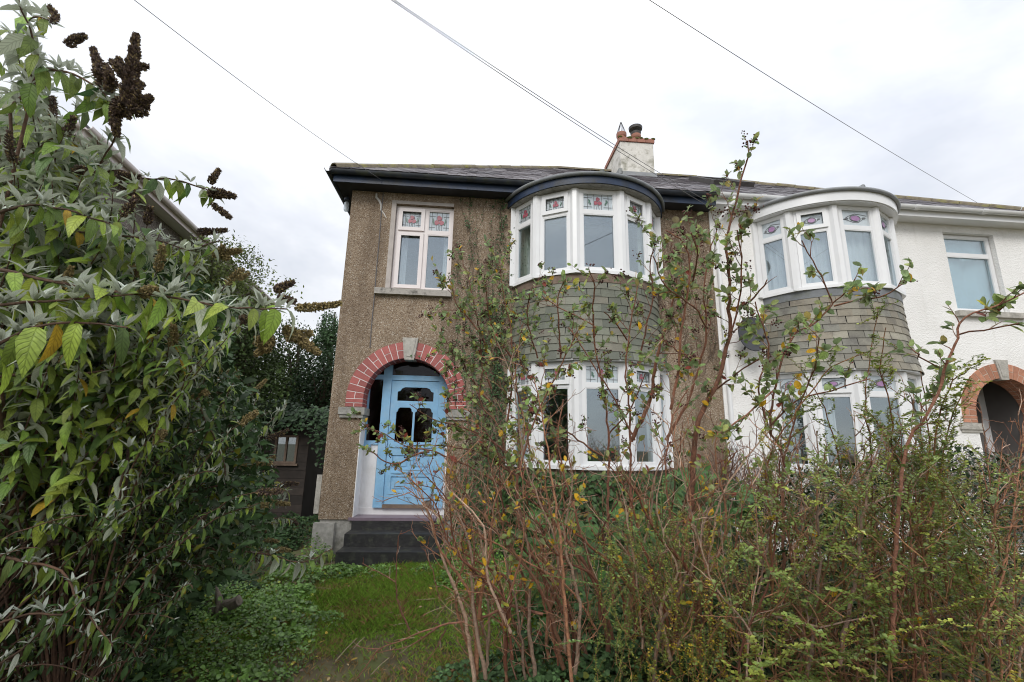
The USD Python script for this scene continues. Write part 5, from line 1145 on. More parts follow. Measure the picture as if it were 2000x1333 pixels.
# ------------------------------------------------------------------ box-leaved honeysuckle hedge, thousands of tiny leaves in rows
def tiny_shoots(pl, r, roots, tips, arch, leaf, spacing, tintf, start=0.35, rad=0.0022, bark=(0.32, 0.15, 0.06), jag=0.006):
    """Arching shoots from roots to tips with rows of opposite tiny leaves."""
    PP, DD, NN, LL, TT = [], [], [], [], []
    for root, tip in zip(roots, tips):
        mid = (root+tip)/2 + np.array([r.normal(0, 0.06), r.normal(0, 0.06), arch*r.uniform(0.3, 1.3)])
        n = 12; line = bez(root, mid, tip, n); line[1:-1] += r.normal(0, jag, (n-2, 3))
        pl.stem(line, rad*r.uniform(0.8, 1.6), 0.0008, np.array(bark)*r.uniform(0.6, 1.4), 3, part=False)
        seg = np.linalg.norm(np.diff(line, axis=0), axis=1); cum = np.r_[0, np.cumsum(seg)]
        u = np.arange(start*cum[-1], cum[-1], spacing)
        if len(u) < 2: continue
        i = np.clip(np.searchsorted(cum, u)-1, 0, n-2); p = line[i] + (line[i+1]-line[i])*((u-cum[i])/seg[i])[:, None]; t = unit(line[i+1]-line[i])
        h = unit(np.cross(t, [0.1, 0.05, 1.0])); base = np.array(tintf(r))
        for sgn in (-1, 1):
            m = len(u); D = unit(h*sgn + t*0.45 + r.normal(0, 0.3, (m, 3)) + [0, 0, 0.2]); N = unit(np.array([0, -0.2, 1.0]) + t*0.3 + r.normal(0, 0.35, (m, 3)))
            PP.append(p); DD.append(D); NN.append(N); LL.append(leaf*r.uniform(0.6, 1.3, m)); TT.append(base*r.uniform(0.7, 1.35, (m, 1)))
    P, D, N, L, T = map(np.concatenate, (PP, DD, NN, LL, TT))
    pl.block(P, D, N, L, L*0.72, 0.1, T, simple_leaf=True)
def lon_tint(r):
    q = r.uniform()
    if q < 0.025: return np.array([0.42, 0.33, 0.03])
    if q < 0.3: return np.array([0.27, 0.31, 0.055])
    return np.array([0.15, 0.205, 0.045])
def build_hedges():
    r = np.random.default_rng(55)
    pl = Plant('honeysuckle_hedge', 'unclipped hedge of tiny-leaved arching shoots filling the lower right corner', 'hedge', (2.4, 2.9, 0), 'small_leaf')
    poly = Polygon([(1480, 900), (1600, 840), (1700, 860), (1790, 780), (1850, 830), (1930, 880), (2050, 860), (2050, 1400), (1400, 1400), (1420, 1100)])
    tp = in_poly(poly, r, 900); d = np.where(np.arange(900) < 260, r.uniform(1.75, 2.2, 900), r.uniform(2.1, 3.3, 900))
    tips = np.array([at(x, y, q) for (x, y), q in zip(tp, d)]); tips[:, 2] = np.maximum(tips[:, 2], 0.08)
    crowns = np.c_[np.linspace(0.9, 3.6, 16), np.linspace(3.0, 2.5, 16) + r.normal(0, 0.25, 16), np.zeros(16)]
    roots = crowns[r.integers(0, 16, 900)]; roots = tips + unit(roots - tips)*np.minimum(np.linalg.norm(roots-tips, axis=1), r.uniform(0.3, 0.8, 900))[:, None]; roots[:, 2] = np.maximum(roots[:, 2], 0); keep_ = np.arange(900) % 3 > 0; tips, roots = tips[keep_], roots[keep_]
    tiny_shoots(pl, r, roots, tips, 0.08, 0.0195, 0.0145, lambda r: np.array(lon_tint(r))*r.choice([0.55, 0.9, 1.35]), rad=0.0026, bark=(0.38, 0.19, 0.085))
    # strong upright leaders that stand clear
    L = [[(1790, 1060), (1822, 990), (1830, 832), (1860, 745), (1885, 730)], [(1820, 1117), (1800, 1042), (1755, 902), (1715, 827), (1690, 800)], [(1800, 1000), (1815, 900), (1810, 800), (1798, 725)], [(1840, 900), (1865, 800), (1895, 735)], [(1500, 900), (1560, 800), (1625, 720), (1690, 690)], [(1700, 870), (1690, 800), (1700, 700), (1715, 600)], [(1740, 800), (1720, 720), (1730, 640)], [(1640, 900), (1610, 800), (1570, 730)], [(1700, 1150), (1760, 1100), (1850, 1070), (2000, 1068)], [(1660, 1333), (1700, 1200), (1830, 1150), (1990, 1130)], [(1930, 1333), (1900, 1150), (1860, 1020)], [(1600, 1333), (1560, 1200), (1500, 1100), (1440, 1020)]]
    for q in L:
        if q[0][1] < 1050: q = [(q[0][0]+8, 1180), (q[0][0]+4, (1180+q[0][1])/2)] + q
        dd = r.uniform(2.1, 2.6); line = smooth_line([at(x, y, dd) for x, y in q], 0.05, 0.003, r)
        pl.stem(line, 0.006, 0.002, np.array([0.26, 0.12, 0.045])*r.uniform(0.8, 1.2), 5)
        idx = r.integers(max(2, len(line)//4), len(line)-1, 26); rt = line[idx]; tg = unit(line[np.minimum(idx+1, len(line)-1)]-line[idx-1])
        tiny_shoots(pl, r, rt, rt + tg*r.uniform(0.03, 0.12, (26, 1)) + r.normal(0, 0.045, (26, 3)) + [0, 0, 0.03], 0.01, 0.015, 0.009, lon_tint, start=0.1, rad=0.0014)
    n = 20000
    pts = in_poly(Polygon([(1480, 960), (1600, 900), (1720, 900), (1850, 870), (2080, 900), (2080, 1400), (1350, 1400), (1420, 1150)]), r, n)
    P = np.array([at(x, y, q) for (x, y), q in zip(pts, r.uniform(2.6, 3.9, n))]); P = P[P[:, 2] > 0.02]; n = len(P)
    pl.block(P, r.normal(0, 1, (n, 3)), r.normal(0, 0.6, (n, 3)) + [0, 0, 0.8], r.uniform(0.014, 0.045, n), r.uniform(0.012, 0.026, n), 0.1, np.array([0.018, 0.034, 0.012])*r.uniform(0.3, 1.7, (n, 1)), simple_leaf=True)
    pl.done(twig_name='shoots')
    # a second one in the middle: rows of fresh leaves slanting down to the right, and a yellowing one
    pl = Plant('honeysuckle_shrub', 'small honeysuckle with neat comb-like rows of bright green leaves among the bare stems', 'shrub', at(1240, 1300, 2.8)*[1, 1, 0], 'small_leaf')
    rows = [((1320, 1150), (1035, 985)), ((1290, 1130), (1050, 1045)), ((1330, 1130), (1160, 1005)), ((1250, 1090), (1190, 1000)), ((1300, 1160), (1200, 1060)), ((1290, 1180), (1060, 1125)), ((1290, 1000), (1300, 930)), ((1280, 1080), (1290, 960)), ((1230, 1270), (1085, 1262)), ((1300, 1130), (1240, 1030)), ((1320, 1080), (1350, 990)), ((1310, 1100), (1400, 1040)), ((1330, 1160), (1420, 1100)), ((1300, 1260), (1180, 1200)), ((1350, 1250), (1480, 1190))]
    rt = np.array([at(*a, 2.6) for a, b in rows]); tp = np.array([at(*b, 2.45) for a, b in rows])
    tiny_shoots(pl, r, rt, tp, 0.05, 0.014, 0.0085, lambda r: np.array([0.13, 0.23, 0.06])*r.uniform(0.85, 1.2), start=0.08, rad=0.002, jag=0.002)
    tp2 = in_poly(Polygon([(1180, 1010), (1330, 960), (1440, 1030), (1500, 1150), (1440, 1333), (1150, 1333)]), r, 260)
    tips = np.array([at(x, y, q) for (x, y), q in zip(tp2, r.uniform(2.3, 3.0, 260))]); tips[:, 2] = np.maximum(tips[:, 2], 0.08)
    tiny_shoots(pl, r, tips + np.c_[r.normal(0, 0.12, 260), r.normal(0, 0.1, 260), -np.minimum(tips[:, 2], r.uniform(0.15, 0.4, 260))], tips, 0.04, 0.015, 0.011, lon_tint, rad=0.0013)
    pl.done(twig_name='shoots')
    pl = Plant('yellow_shrub', 'thin shrub with yellow autumn leaflets low in front of the hedge', 'shrub', at(1400, 1333, 2.5)*[1, 1, 0], 'small_leaf')
    tp3 = in_poly(Polygon([(1310, 1110), (1410, 1130), (1470, 1200), (1480, 1333), (1240, 1333), (1290, 1220)]), r, 46)
    tips = np.array([at(x, y, q) for (x, y), q in zip(tp3, r.uniform(2.2, 2.5, 46))])
    tiny_shoots(pl, r, tips + np.c_[r.normal(0.03, 0.08, 46), r.normal(0, 0.06, 46), -r.uniform(0.1, 0.25, 46)], tips, 0.02, 0.014, 0.019, lambda r: np.array([0.50, 0.38, 0.03])*r.uniform(0.6, 1.1) if r.uniform() < 0.75 else np.array([0.16, 0.2, 0.04]), start=0.15, rad=0.0016)
    pl.done(twig_name='shoots')
    # bare clipped hedge behind, between the two front gardens
    pl = Plant('bare_hedge', 'bare brown twiggy hedge between the honeysuckle and the white house', 'hedge', (4.2, 4.6, 0), 'small_leaf')
    n = 900
    x = r.uniform(2.5, 6.2, n); y = r.uniform(4.3, 5.1, n); top = 1.32 + 0.2*np.clip((x-4.3)/1.5, 0, 1) + 0.12*np.sin(x*3.1) + r.normal(0, 0.07, n) - 0.1*np.abs(y-4.7)
    for i in range(n):
        z0 = top[i] - r.uniform(0.25, 0.7); lean = r.normal(0, 0.12, 2)
        line = smooth_line([(x[i]-lean[0], y[i]-lean[1], z0), (x[i], y[i], (z0+top[i])/2), (x[i]+lean[0]*0.7, y[i]+lean[1]*0.7, top[i])], 0.12, 0.01, r)
        pl.stem(line, 0.0045, 0.0015, np.array([0.20, 0.115, 0.085])*r.uniform(0.6, 1.5), 3, part=False)
        for q in range(3):
            b = line[r.integers(1, len(line))]; e = b + unit(r.normal(0, 0.6, 3) + [0, 0, 0.7])*r.uniform(0.05, 0.16)
            pl.stem([b, (b+e)/2 + r.normal(0, 0.01, 3), e], 0.002, 0.001, np.array([0.25, 0.15, 0.11])*r.uniform(0.6, 1.5), 3, part=False)
    m = 11000
    P = np.c_[r.uniform(2.3, 6.3, m), r.uniform(4.35, 5.1, m), r.uniform(0, 1, m)**0.7*1.0]
    pl.block(P, r.normal(0, 1, (m, 3)), r.normal(0, 0.6, (m, 3)) + [0, 0, 0.8], r.uniform(0.015, 0.035, m), r.uniform(0.012, 0.02, m), 0.1, np.array([0.055, 0.085, 0.03])*r.uniform(0.5, 1.5, (m, 1)), simple_leaf=True)
    pl.done()
build_hedges()

# ------------------------------------------------------------------ climbers on the wall and leafy plants at its foot
def build_climbers():
    r = np.random.default_rng(77)
    pl = Plant('climbing_ivy', 'thin ivy trails climbing the pebbledash between the window over the door and the near bay', 'ivy', (0.1, FY-0.02, 0), 'dark_leaf', keep=40)
    ivy = lambda: np.array([0.034, 0.066, 0.024])*r.uniform(0.6, 1.7)
    P, D, N, L, T = [], [], [], [], []
    def trail(x, z, ztop, drift, dens, rad=0.0058, leafsize=0.028, dark=1.0, ymin=FY-0.012):
        pts = [(x, ymin, z)]
        while z < ztop:
            z += 0.05; x += drift*0.05 + r.normal(0, 0.012); pts.append((x, ymin - abs(r.normal(0, 0.004)), z))
        pts = np.array(pts); pl.stem(pts, rad, 0.0015, np.array([0.10, 0.07, 0.045])*r.uniform(0.6, 1.3)*dark, 3, part=False)
        for p in pts[::1]:
            for _ in range(r.poisson(dens*(1.2 if r.uniform() < 0.5 else 0.25))):
                P.append(p + np.array([r.normal(0, 0.03), -r.uniform(0.005, 0.05), r.normal(0, 0.03)])); D.append(unit(np.array([r.normal(0, 0.7), -0.3, -0.6+r.normal(0, 0.4)]))); N.append(unit(np.array([r.normal(0, 0.4), -1.0, 0.3]))); L.append(leafsize*r.uniform(0.6, 1.4)); T.append(ivy())
        return pts
    tops = []
    for x0, z0, zt, dr, de in ((-0.18, 2.2, 5.42, 0.02, 1.6), (-0.05, 2.4, 5.4, -0.03, 1.3), (0.05, 1.6, 5.42, 0.03, 1.6), (0.2, 1.8, 5.4, 0.03, 1.9), (0.32, 1.2, 5.35, -0.02, 2.2), (0.42, 2.2, 5.1, 0.02, 2.6), (0.3, 2.5, 5.4, 0.07, 1.8), (0.15, 2.6, 5.4, -0.06, 0.7), (-0.25, 2.0, 4.2, -0.02, 2.2), (0.45, 0.4, 3.9, 0.01, 3.0), (0.0, 0.4, 3.6, 0.03, 2.5), (0.25, 0.2, 3.4, 0.01, 3.2), (-0.12, 0.4, 2.9, 0.04, 2.0), (0.5, 1.0, 3.6, -0.01, 3.0)):
        t = trail(x0, z0, zt, dr, de*(1.5 if z0 > 1.5 else 0.9)); tops.append(t)
    for _ in range(26):
        t = tops[r.integers(len(tops))]; p = t[r.integers(len(t)//3, len(t))]
        trail(p[0], p[2], min(5.43, p[2]+r.uniform(0.2, 0.9)), r.normal(0, 0.5), 0.9, 0.0022)
    n = 1500   # thicker mat low between the door and the bay
    zz = r.uniform(0, 1, n)**1.5*3.4+0.2; xx = 0.28 + r.normal(0, 0.2, n) - 0.02*zz
    for i in range(n):
        if xx[i] < -0.32 or xx[i] > 0.62: continue
        P.append(np.array([xx[i], FY - r.uniform(0.01, 0.12), zz[i]])); D.append(unit(np.array([r.normal(0, 0.7), -0.35, -0.6+r.normal(0, 0.4)]))); N.append(unit(np.array([r.normal(0, 0.4), -1.0, 0.4]))); L.append(0.036*r.uniform(0.6, 1.4)); T.append(ivy())
    for q in zip(P, D, N, L, T): pl.leaf(q[0], q[1], q[2], q[3], q[3]*0.85, 0.1, q[4])
    pl.done(shape=(0.0, 1.0, 0.85, 0.5, 0.0), fold=0.1)
    # dry tendrils right of the bay
    pl = Plant('dry_creeper', 'dead brown creeper stems matted on the pebbledash right of the near bay', 'creeper', (3.3, FY-0.02, 0), 'dark_leaf', keep=10)
    P, D, N, L, T = [], [], [], [], []
    for _ in range(95):
        x, z = r.uniform(2.92, 3.82), r.uniform(2.6, 4.6)
        t0 = z; pts = [(x, FY-0.012, z)]
        for k in range(r.integers(6, 18)): z += r.uniform(0.03, 0.09); x = np.clip(x + r.normal(0, 0.03), 2.9, 3.84); pts.append((x, FY-0.012-abs(r.normal(0, 0.008)), min(z, 5.43)))
        pl.stem(np.array(pts), 0.0032, 0.0013, np.array([0.14, 0.095, 0.065])*r.uniform(0.5, 1.5), 3, part=False)
    for _ in range(500):
        p = np.array([r.uniform(2.9, 3.82), FY-r.uniform(0.01, 0.05), r.uniform(3.0, 5.4)])
        pl.leaf(p, unit(r.normal(0, 1, 3)+[0, 0, -0.6]), unit(r.normal(0, 0.5, 3)+[0, -1, 0.2]), 0.03*r.uniform(0.5, 1.2), 0.018, 0.3, (np.array([0.11, 0.06, 0.035]) if r.uniform() < 0.7 else np.array([0.07, 0.1, 0.04]))*r.uniform(0.6, 1.5))
    pl.done()
    # dark ivy mass under the lower bay window
    pl = Plant('ivy_mound', 'dark green ivy mound smothering the wall under the near bay window', 'ivy', (1.7, 6.0, 0), 'dark_leaf', keep=200)
    n = 6500
    th = r.uniform(math.pi, 2*math.pi, n); z = r.uniform(0, 1, n)**0.8*1.16; R = 1.26 + r.uniform(0, 0.35, n)*(1.25-z)
    P = np.c_[BC_H + 0.05 + R*1.05*np.cos(th), 7.36 + R*np.sin(th) - 0.02, z]
    wall = P[:, 1] > FY-0.06; P[wall, 1] = FY - r.uniform(0.03, 0.3, wall.sum())*(1.2-P[wall, 2]); P[wall, 0] = r.uniform(-0.25, 3.8, wall.sum()); P[wall, 2] *= 0.9
    out = unit(np.c_[P[:, 0]-BC_H, P[:, 1]-7.4, np.zeros(n)]); out[wall] = [0, -1, 0]
    for i in range(n):
        s = r.uniform(0.03, 0.075)
        pl.leaf(P[i], unit(out[i]*0.4 + np.array([r.normal(0, 0.6), r.normal(0, 0.2), -0.7])), unit(out[i]*0.9 + np.array([0, 0, 0.6]) + r.normal(0, 0.3, 3)), s, s*0.85, 0.15, np.array([0.04, 0.08, 0.025])*r.uniform(0.5, 1.5))
    pl.done(shape=(0.0, 1.0, 0.85, 0.5, 0.0), fold=0.12)
    # broad-leaved evergreen at the party line
    pl = Plant('broad_leaved_shrub', 'glossy shrub with big broad green leaves against the foot of the party wall', 'shrub', (2.7, 4.6, 0), 'shrub_leaf', keep=300)
    poly = Polygon([(1255, 985), (1300, 920), (1400, 915), (1470, 960), (1480, 1120), (1400, 1200), (1290, 1160)])
    poly2 = Polygon([(1590, 990), (1660, 985), (1730, 1080), (1720, 1230), (1600, 1200)])
    for pg, n, (da, db) in ((poly, 620, (3.9, 5.0)), (poly2, 110, (2.9, 3.4)), (Polygon([(1020, 1000), (1260, 990), (1300, 1200), (1150, 1333), (1000, 1333)]), 420, (3.6, 4.4))):
        for (x, y), d in zip(in_poly(pg, r, n), r.uniform(da, db, n)):
            p = at(x, y, d)
            if p[2] < 0.04: continue
            s = r.uniform(0.07, 0.15)
            pl.leaf(p, unit(np.array([r.normal(0, 0.7), -0.5, r.normal(-0.2, 0.5)])), unit(np.array([r.normal(0, 0.4), -0.7, 0.8]) + r.normal(0, 0.25, 3)), s, s*r.uniform(0.55, 0.7), r.uniform(0.05, 0.35), np.array([0.075, 0.16, 0.045])*r.uniform(0.55, 1.5))
    for _ in range(60):
        q = in_poly(poly if _ < 40 else poly2, r, 1)[0]; d = r.uniform(4.0, 4.8) if _ < 40 else r.uniform(3.0, 3.3); tip = at(*q, d); base = tip*[1, 1, 0] + [r.normal(0, 0.15), 0.1, 0]
        pl.stem(bez(base, (base+tip)/2 + [0, 0.05, 0.1], tip, 8), 0.007, 0.003, np.array([0.10, 0.10, 0.05]), 4, part=False)
    pl.done(twig_name='stems', fold=0.18, shape=(0.0, 0.75, 1.0, 0.7, 0.0))
build_climbers()

# ------------------------------------------------------------------ ground cover, grass, straw
def gh(x, y): return ground_h(np.atleast_1d(x), np.atleast_1d(y))
def build_ground_cover():
    r = np.random.default_rng(91)
    # grass on the path
    n = 75000
    x = r.uniform(-2.3, 0.7, n); y = r.uniform(2.9, 6.3, n)
    dens = meshkit.fbm(np.stack([x*1.6, y*1.6, x*0], -1), 3, 4); k = r.uniform(0, 1, n) < np.clip((dens-0.22)*3.4, 0.15, 1)*np.where(y < 3.7, 0.45, 1.0)
    x, y = x[k], y[k]; n = len(x); z = gh(x, y)
    P = np.c_[x, y, z]; az = r.uniform(0, 2*np.pi, n); lean = r.uniform(0.2, 1.1, n)
    D = np.c_[np.cos(az)*lean, np.sin(az)*lean, np.ones(n)]; N = np.c_[np.cos(az), np.sin(az), -lean]*-1
    L = r.uniform(0.025, 0.06, n) + 0.07*np.clip((dens[k]-0.55)*5, 0, 1)*r.uniform(0.2, 1, n); dry = (r.uniform(0, 1, n) < 0.12 + 0.45*np.clip((3.95-y)/0.5, 0, 1) + 0.4*np.clip((meshkit.fbm(np.stack([x*3, y*3, x*0+9], -1), 2, 14)-0.6)*5, 0, 1))[:, None]
    T = np.where(dry, np.array([0.27, 0.18, 0.075]), np.array([0.18, 0.29, 0.04]))*r.uniform(0.5, 1.5, (n, 1))
    v, f, tv = leaf_batch(P, D, N, L, r.uniform(0.004, 0.008, n), 0.35, T, simple_leaf=True)
    o = obj('grass', (v.reshape(-1, 3), (f[None]+(np.arange(n)*4)[:, None, None]).reshape(-1, 3)), MAT['grass_blade'], tint=tv.reshape(-1, 3))
    tag(stage.GetPrimAtPath(o), 'short rough grass growing over the garden path', 'grass', kind='stuff')
    def carpet(name, label, cat_, pts, heights, size, tintf, n_per, flowers=0, seed=1, mat='small_leaf'):
        q = np.random.default_rng(seed); b = Bag()
        P = []
        for (cx, cy, rad), h in zip(pts, heights):
            m = int(n_per*rad*rad*np.pi); a = q.uniform(0, 2*np.pi, m); rr = rad*np.sqrt(q.uniform(0, 1, m)); xx, yy = cx+rr*np.cos(a), cy+rr*np.sin(a)
            bump = meshkit.fbm(np.stack([xx*5, yy*5, xx*0], -1), 2, seed); zz = gh(xx, yy) + h*(1-(rr/rad)**2)*(0.4+0.9*bump)*np.sqrt(q.uniform(0.05, 1, m)) + 0.01
            P.append(np.c_[xx, yy, zz])
        P = np.vstack(P); m = len(P); patch = meshkit.fbm(P*[4, 4, 0] + seed, 3, seed+20); L = size*q.uniform(0.4, 1.25, m)*(0.6 + 0.9*meshkit.noise(P*[3, 3, 0], seed+40))
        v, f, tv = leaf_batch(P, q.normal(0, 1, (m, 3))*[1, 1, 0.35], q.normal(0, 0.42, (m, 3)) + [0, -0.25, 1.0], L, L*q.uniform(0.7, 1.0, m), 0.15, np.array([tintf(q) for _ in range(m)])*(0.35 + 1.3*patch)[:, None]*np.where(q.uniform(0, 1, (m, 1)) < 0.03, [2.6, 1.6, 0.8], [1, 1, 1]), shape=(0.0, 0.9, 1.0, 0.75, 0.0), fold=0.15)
        kk = v.shape[1]; b.add((v.reshape(-1, 3), (f[None]+(np.arange(m)*kk)[:, None, None]).reshape(-1, 3)), tv.reshape(-1, 3))
        if flowers:
            i = q.integers(0, m, flowers); pf = P[i] + [0, 0, 0.025]
            for a in range(4):
                az = a*np.pi/2 + q.uniform(0, 1, flowers); D = np.c_[np.cos(az), np.sin(az), np.full(flowers, 0.3)]
                v, f, tv = leaf_batch(pf, D, np.tile([0, -0.3, 1.0], (flowers, 1)), np.full(flowers, 0.009), np.full(flowers, 0.007), 0.0, np.tile([0.75, 0.75, 0.72], (flowers, 1)), simple_leaf=True)
                b.add((v.reshape(-1, 3), (f[None]+(np.arange(flowers)*4)[:, None, None]).reshape(-1, 3)), tv.reshape(-1, 3))
        o = b.build(name, MAT[mat], smooth=False)
        tag(stage.GetPrimAtPath(o), label, cat_, kind='stuff')
    carpet('ground_cover', 'bright green weeds with tiny white flowers beside the steps', 'weeds', [(-0.1, 6.35, 0.4), (0.15, 5.8, 0.5), (0.3, 5.2, 0.5), (-0.1, 5.5, 0.28), (0.5, 6.3, 0.5), (0.45, 4.7, 0.45), (-0.35, 6.6, 0.2)], [0.36, 0.3, 0.25, 0.14, 0.4, 0.25, 0.3], 0.03, lambda q: np.array([0.115, 0.225, 0.04])*q.uniform(0.6, 1.4), 2600, 130, 3)
    carpet('ground_cover', 'green creeping weeds along the foot of the steps and left edge of the path', 'weeds', [(-1.95, 6.62, 0.24), (-1.5, 6.0, 0.3), (-1.0, 5.98, 0.25), (-0.5, 5.95, 0.25), (-1.9, 5.7, 0.35), (-1.75, 5.1, 0.35), (-1.7, 4.6, 0.4), (-1.55, 4.1, 0.4), (-1.4, 3.7, 0.36), (-1.75, 3.6, 0.4), (-1.2, 4.4, 0.22), (-2.2, 4.6, 0.5), (-2.2, 3.9, 0.5), (-1.35, 3.35, 0.28), (-1.8, 3.2, 0.4)], [0.32, 0.13, 0.1, 0.1, 0.18, 0.16, 0.2, 0.2, 0.16, 0.24, 0.08, 0.3, 0.3, 0.12, 0.25], 0.03, lambda q: np.array([0.115, 0.205, 0.045])*q.uniform(0.5, 1.5), 2300, 0, 4)
    carpet('ivy_carpet', 'dark bluish ivy and bramble leaves covering the ground under the low bare bough', 'ivy', [(0.15, 3.35, 0.4), (0.55, 3.5, 0.45), (0.95, 3.6, 0.5), (1.4, 3.6, 0.5), (0.75, 4.1, 0.5), (1.3, 4.3, 0.55), (-0.05, 3.1, 0.3), (1.9, 3.9, 0.6), (2.5, 4.1, 0.6), (0.55, 3.05, 0.4), (1.1, 3.05, 0.45), (1.8, 3.2, 0.5), (2.4, 3.3, 0.5)], [0.16, 0.25, 0.35, 0.4, 0.3, 0.4, 0.1, 0.5, 0.5, 0.2, 0.3, 0.35, 0.35], 0.042, lambda q: np.array([0.05, 0.095, 0.035])*q.uniform(0.4, 1.6), 1500, 0, 5, 'dark_leaf')
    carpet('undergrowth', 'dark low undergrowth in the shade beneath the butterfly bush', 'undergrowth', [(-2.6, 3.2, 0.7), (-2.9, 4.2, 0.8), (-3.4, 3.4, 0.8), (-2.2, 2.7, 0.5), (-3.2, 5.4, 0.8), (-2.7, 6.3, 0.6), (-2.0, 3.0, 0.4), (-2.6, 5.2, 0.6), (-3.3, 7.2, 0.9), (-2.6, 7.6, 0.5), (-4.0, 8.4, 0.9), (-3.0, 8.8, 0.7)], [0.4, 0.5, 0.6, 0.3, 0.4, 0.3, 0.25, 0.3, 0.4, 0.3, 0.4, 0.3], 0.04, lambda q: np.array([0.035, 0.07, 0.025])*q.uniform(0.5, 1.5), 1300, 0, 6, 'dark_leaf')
    # fallen leaves on the path
    n = 170; x = r.uniform(-2.0, 0.6, n); y = r.uniform(3.2, 6.1, n); P = np.c_[x, y, gh(x, y) + r.uniform(0.02, 0.05, n)]; L = r.uniform(0.025, 0.06, n)
    pick = r.integers(0, 4, n); T = np.array([(0.50, 0.33, 0.04), (0.26, 0.12, 0.05), (0.33, 0.24, 0.12), (0.16, 0.09, 0.05)])[pick]*r.uniform(0.7, 1.2, (n, 1))
    v, f, tv = leaf_batch(P, r.normal(0, 1, (n, 3))*[1, 1, 0.2], r.normal(0, 0.35, (n, 3)) + [0, 0, 1], L, L*0.5, r.uniform(-0.3, 0.3, n), T); kk = v.shape[1]
    o = obj('fallen_leaves', (v.reshape(-1, 3), (f[None]+(np.arange(n)*kk)[:, None, None]).reshape(-1, 3)), MAT['small_leaf'], smooth=True, tint=tv.reshape(-1, 3)); tag(stage.GetPrimAtPath(o), 'yellow and brown fallen leaves scattered over the grass path', 'fallen leaves', kind='stuff')
    # dead fern fronds and long grass tufts right of the path
    for i, (x, y, z, col, lab) in enumerate(((0.42, 5.0, 0.25, (0.42, 0.17, 0.05), 'withered orange-brown fern leaves beside the weeds'), (0.78, 4.55, 0.12, (0.34, 0.15, 0.06), 'clump of dead reddish grass blades under the near shrub'))):
        P0 = np.array([x, y, z]); n = 14 if i == 0 else 60; az = r.uniform(0, 2*np.pi, n)
        D = np.c_[np.cos(az), np.sin(az)*0.6, r.uniform(0.3, 1.6, n)]
        v, f, tv = leaf_batch(np.tile(P0, (n, 1)) + r.normal(0, 0.04, (n, 3))*[1, 1, 0], D, np.c_[-np.cos(az), -np.sin(az), np.ones(n)*1.5], r.uniform(0.15, 0.32, n), 0.02 if i == 0 else 0.008, 0.5, np.array(col)*r.uniform(0.5, 1.3, (n, 1)))
        t = thing('fern_clump' if i == 0 else 'dead_grass_clump', lab, 'fern' if i == 0 else 'grass clump', P0*[1, 1, 0])
        if i == 0:
            for k in range(n): obj('frond', (v[k], f), MAT['small_leaf'], t, smooth=True, tint=tv[k])
            obj('crown', trimesh.creation.icosphere(1, 0.03).apply_translation(P0 - [0, 0, 0.02]), MAT['log_wood'], t)
        else:
            kk = v.shape[1]; obj('blades', (v.reshape(-1, 3), (f[None]+(np.arange(n)*kk)[:, None, None]).reshape(-1, 3)), MAT['small_leaf'], t, smooth=True, tint=tv.reshape(-1, 3), kind='stuff')
    for (x, y, gl) in ((0.62, 5.0, 'middle tuft of long green grass right of the orange fern leaves'), (0.8, 5.3, 'tuft of long green grass nearest the ivy mound under the bay'), (0.5, 4.45, 'tuft of long green grass nearest the camera beside the dead reddish grass')):
        n = 46; az = r.uniform(0, 2*np.pi, n); P0 = np.array([x, y, 0.08]); D = np.c_[np.cos(az)*0.5, np.sin(az)*0.4, np.ones(n)]
        v, f, tv = leaf_batch(np.tile(P0, (n, 1)) + r.normal(0, 0.04, (n, 3))*[1, 1, 0], D, np.c_[-np.cos(az), -np.sin(az), np.ones(n)*0.6], r.uniform(0.25, 0.5, n), 0.008, r.uniform(0.2, 0.6, n), np.array([0.10, 0.17, 0.05])*r.uniform(0.6, 1.3, (n, 1)))
        kk = v.shape[1]; o = obj('grass_tuft', (v.reshape(-1, 3), (f[None]+(np.arange(n)*kk)[:, None, None]).reshape(-1, 3)), MAT['grass_blade'], smooth=True, tint=tv.reshape(-1, 3))
        tag(stage.GetPrimAtPath(o), gl, 'grass tuft', 'long grass tufts')
    # pale straws on the path
    for a, b in (((655, 1292), (697, 1247)), ((600, 1148), (673, 1153)), ((615, 1155), (667, 1168)), ((560, 1140), (580, 1137)), ((745, 1200), (775, 1196)), ((750, 1215), (783, 1200)), ((870, 1172), (905, 1156)), ((790, 1176), (850, 1170)), ((768, 1222), (800, 1218)), ((725, 1318), (760, 1285)), ((770, 1252), (810, 1246)), ((720, 1172), (752, 1176)), ((735, 1210), (765, 1182)), ((690, 1268), (712, 1245)), ((830, 1200), (870, 1185))):
        pts = []
        for q in (a, b):
            d = (q[0]-1000)*CR - (q[1]-666.5)*CU + FPX*CF; g = 0.0
            for _ in range(4): p = EYE + d*((g-EYE[2])/d[2]); g = float(gh(p[0], p[1])[0]) + 0.035
            pts.append(p)
        pts = np.array([pts[0], (pts[0]+pts[1])/2 + [0, 0, 0.006], pts[1]])
        o = obj('straw', tube(pts, 0.0035, 5), MAT['bark_red'], tint=np.array([0.50, 0.40, 0.24])*r.uniform(0.8, 1.1))
        tag(stage.GetPrimAtPath(o), 'pale dry stalk lying on the grass path', 'straw', 'dry stalks on the path')
    # rotten log half hidden at the left edge of the path
    lp = at(425, 1245, 3.75); lp[2] = gh(lp[0], lp[1])[0]
    t = thing('rotten_log', 'broken grey rotten stump sticking out of the weeds left of the path', 'log', lp)
    q = trimesh.creation.cylinder(radius=0.042, height=0.24, sections=12).subdivide().subdivide()
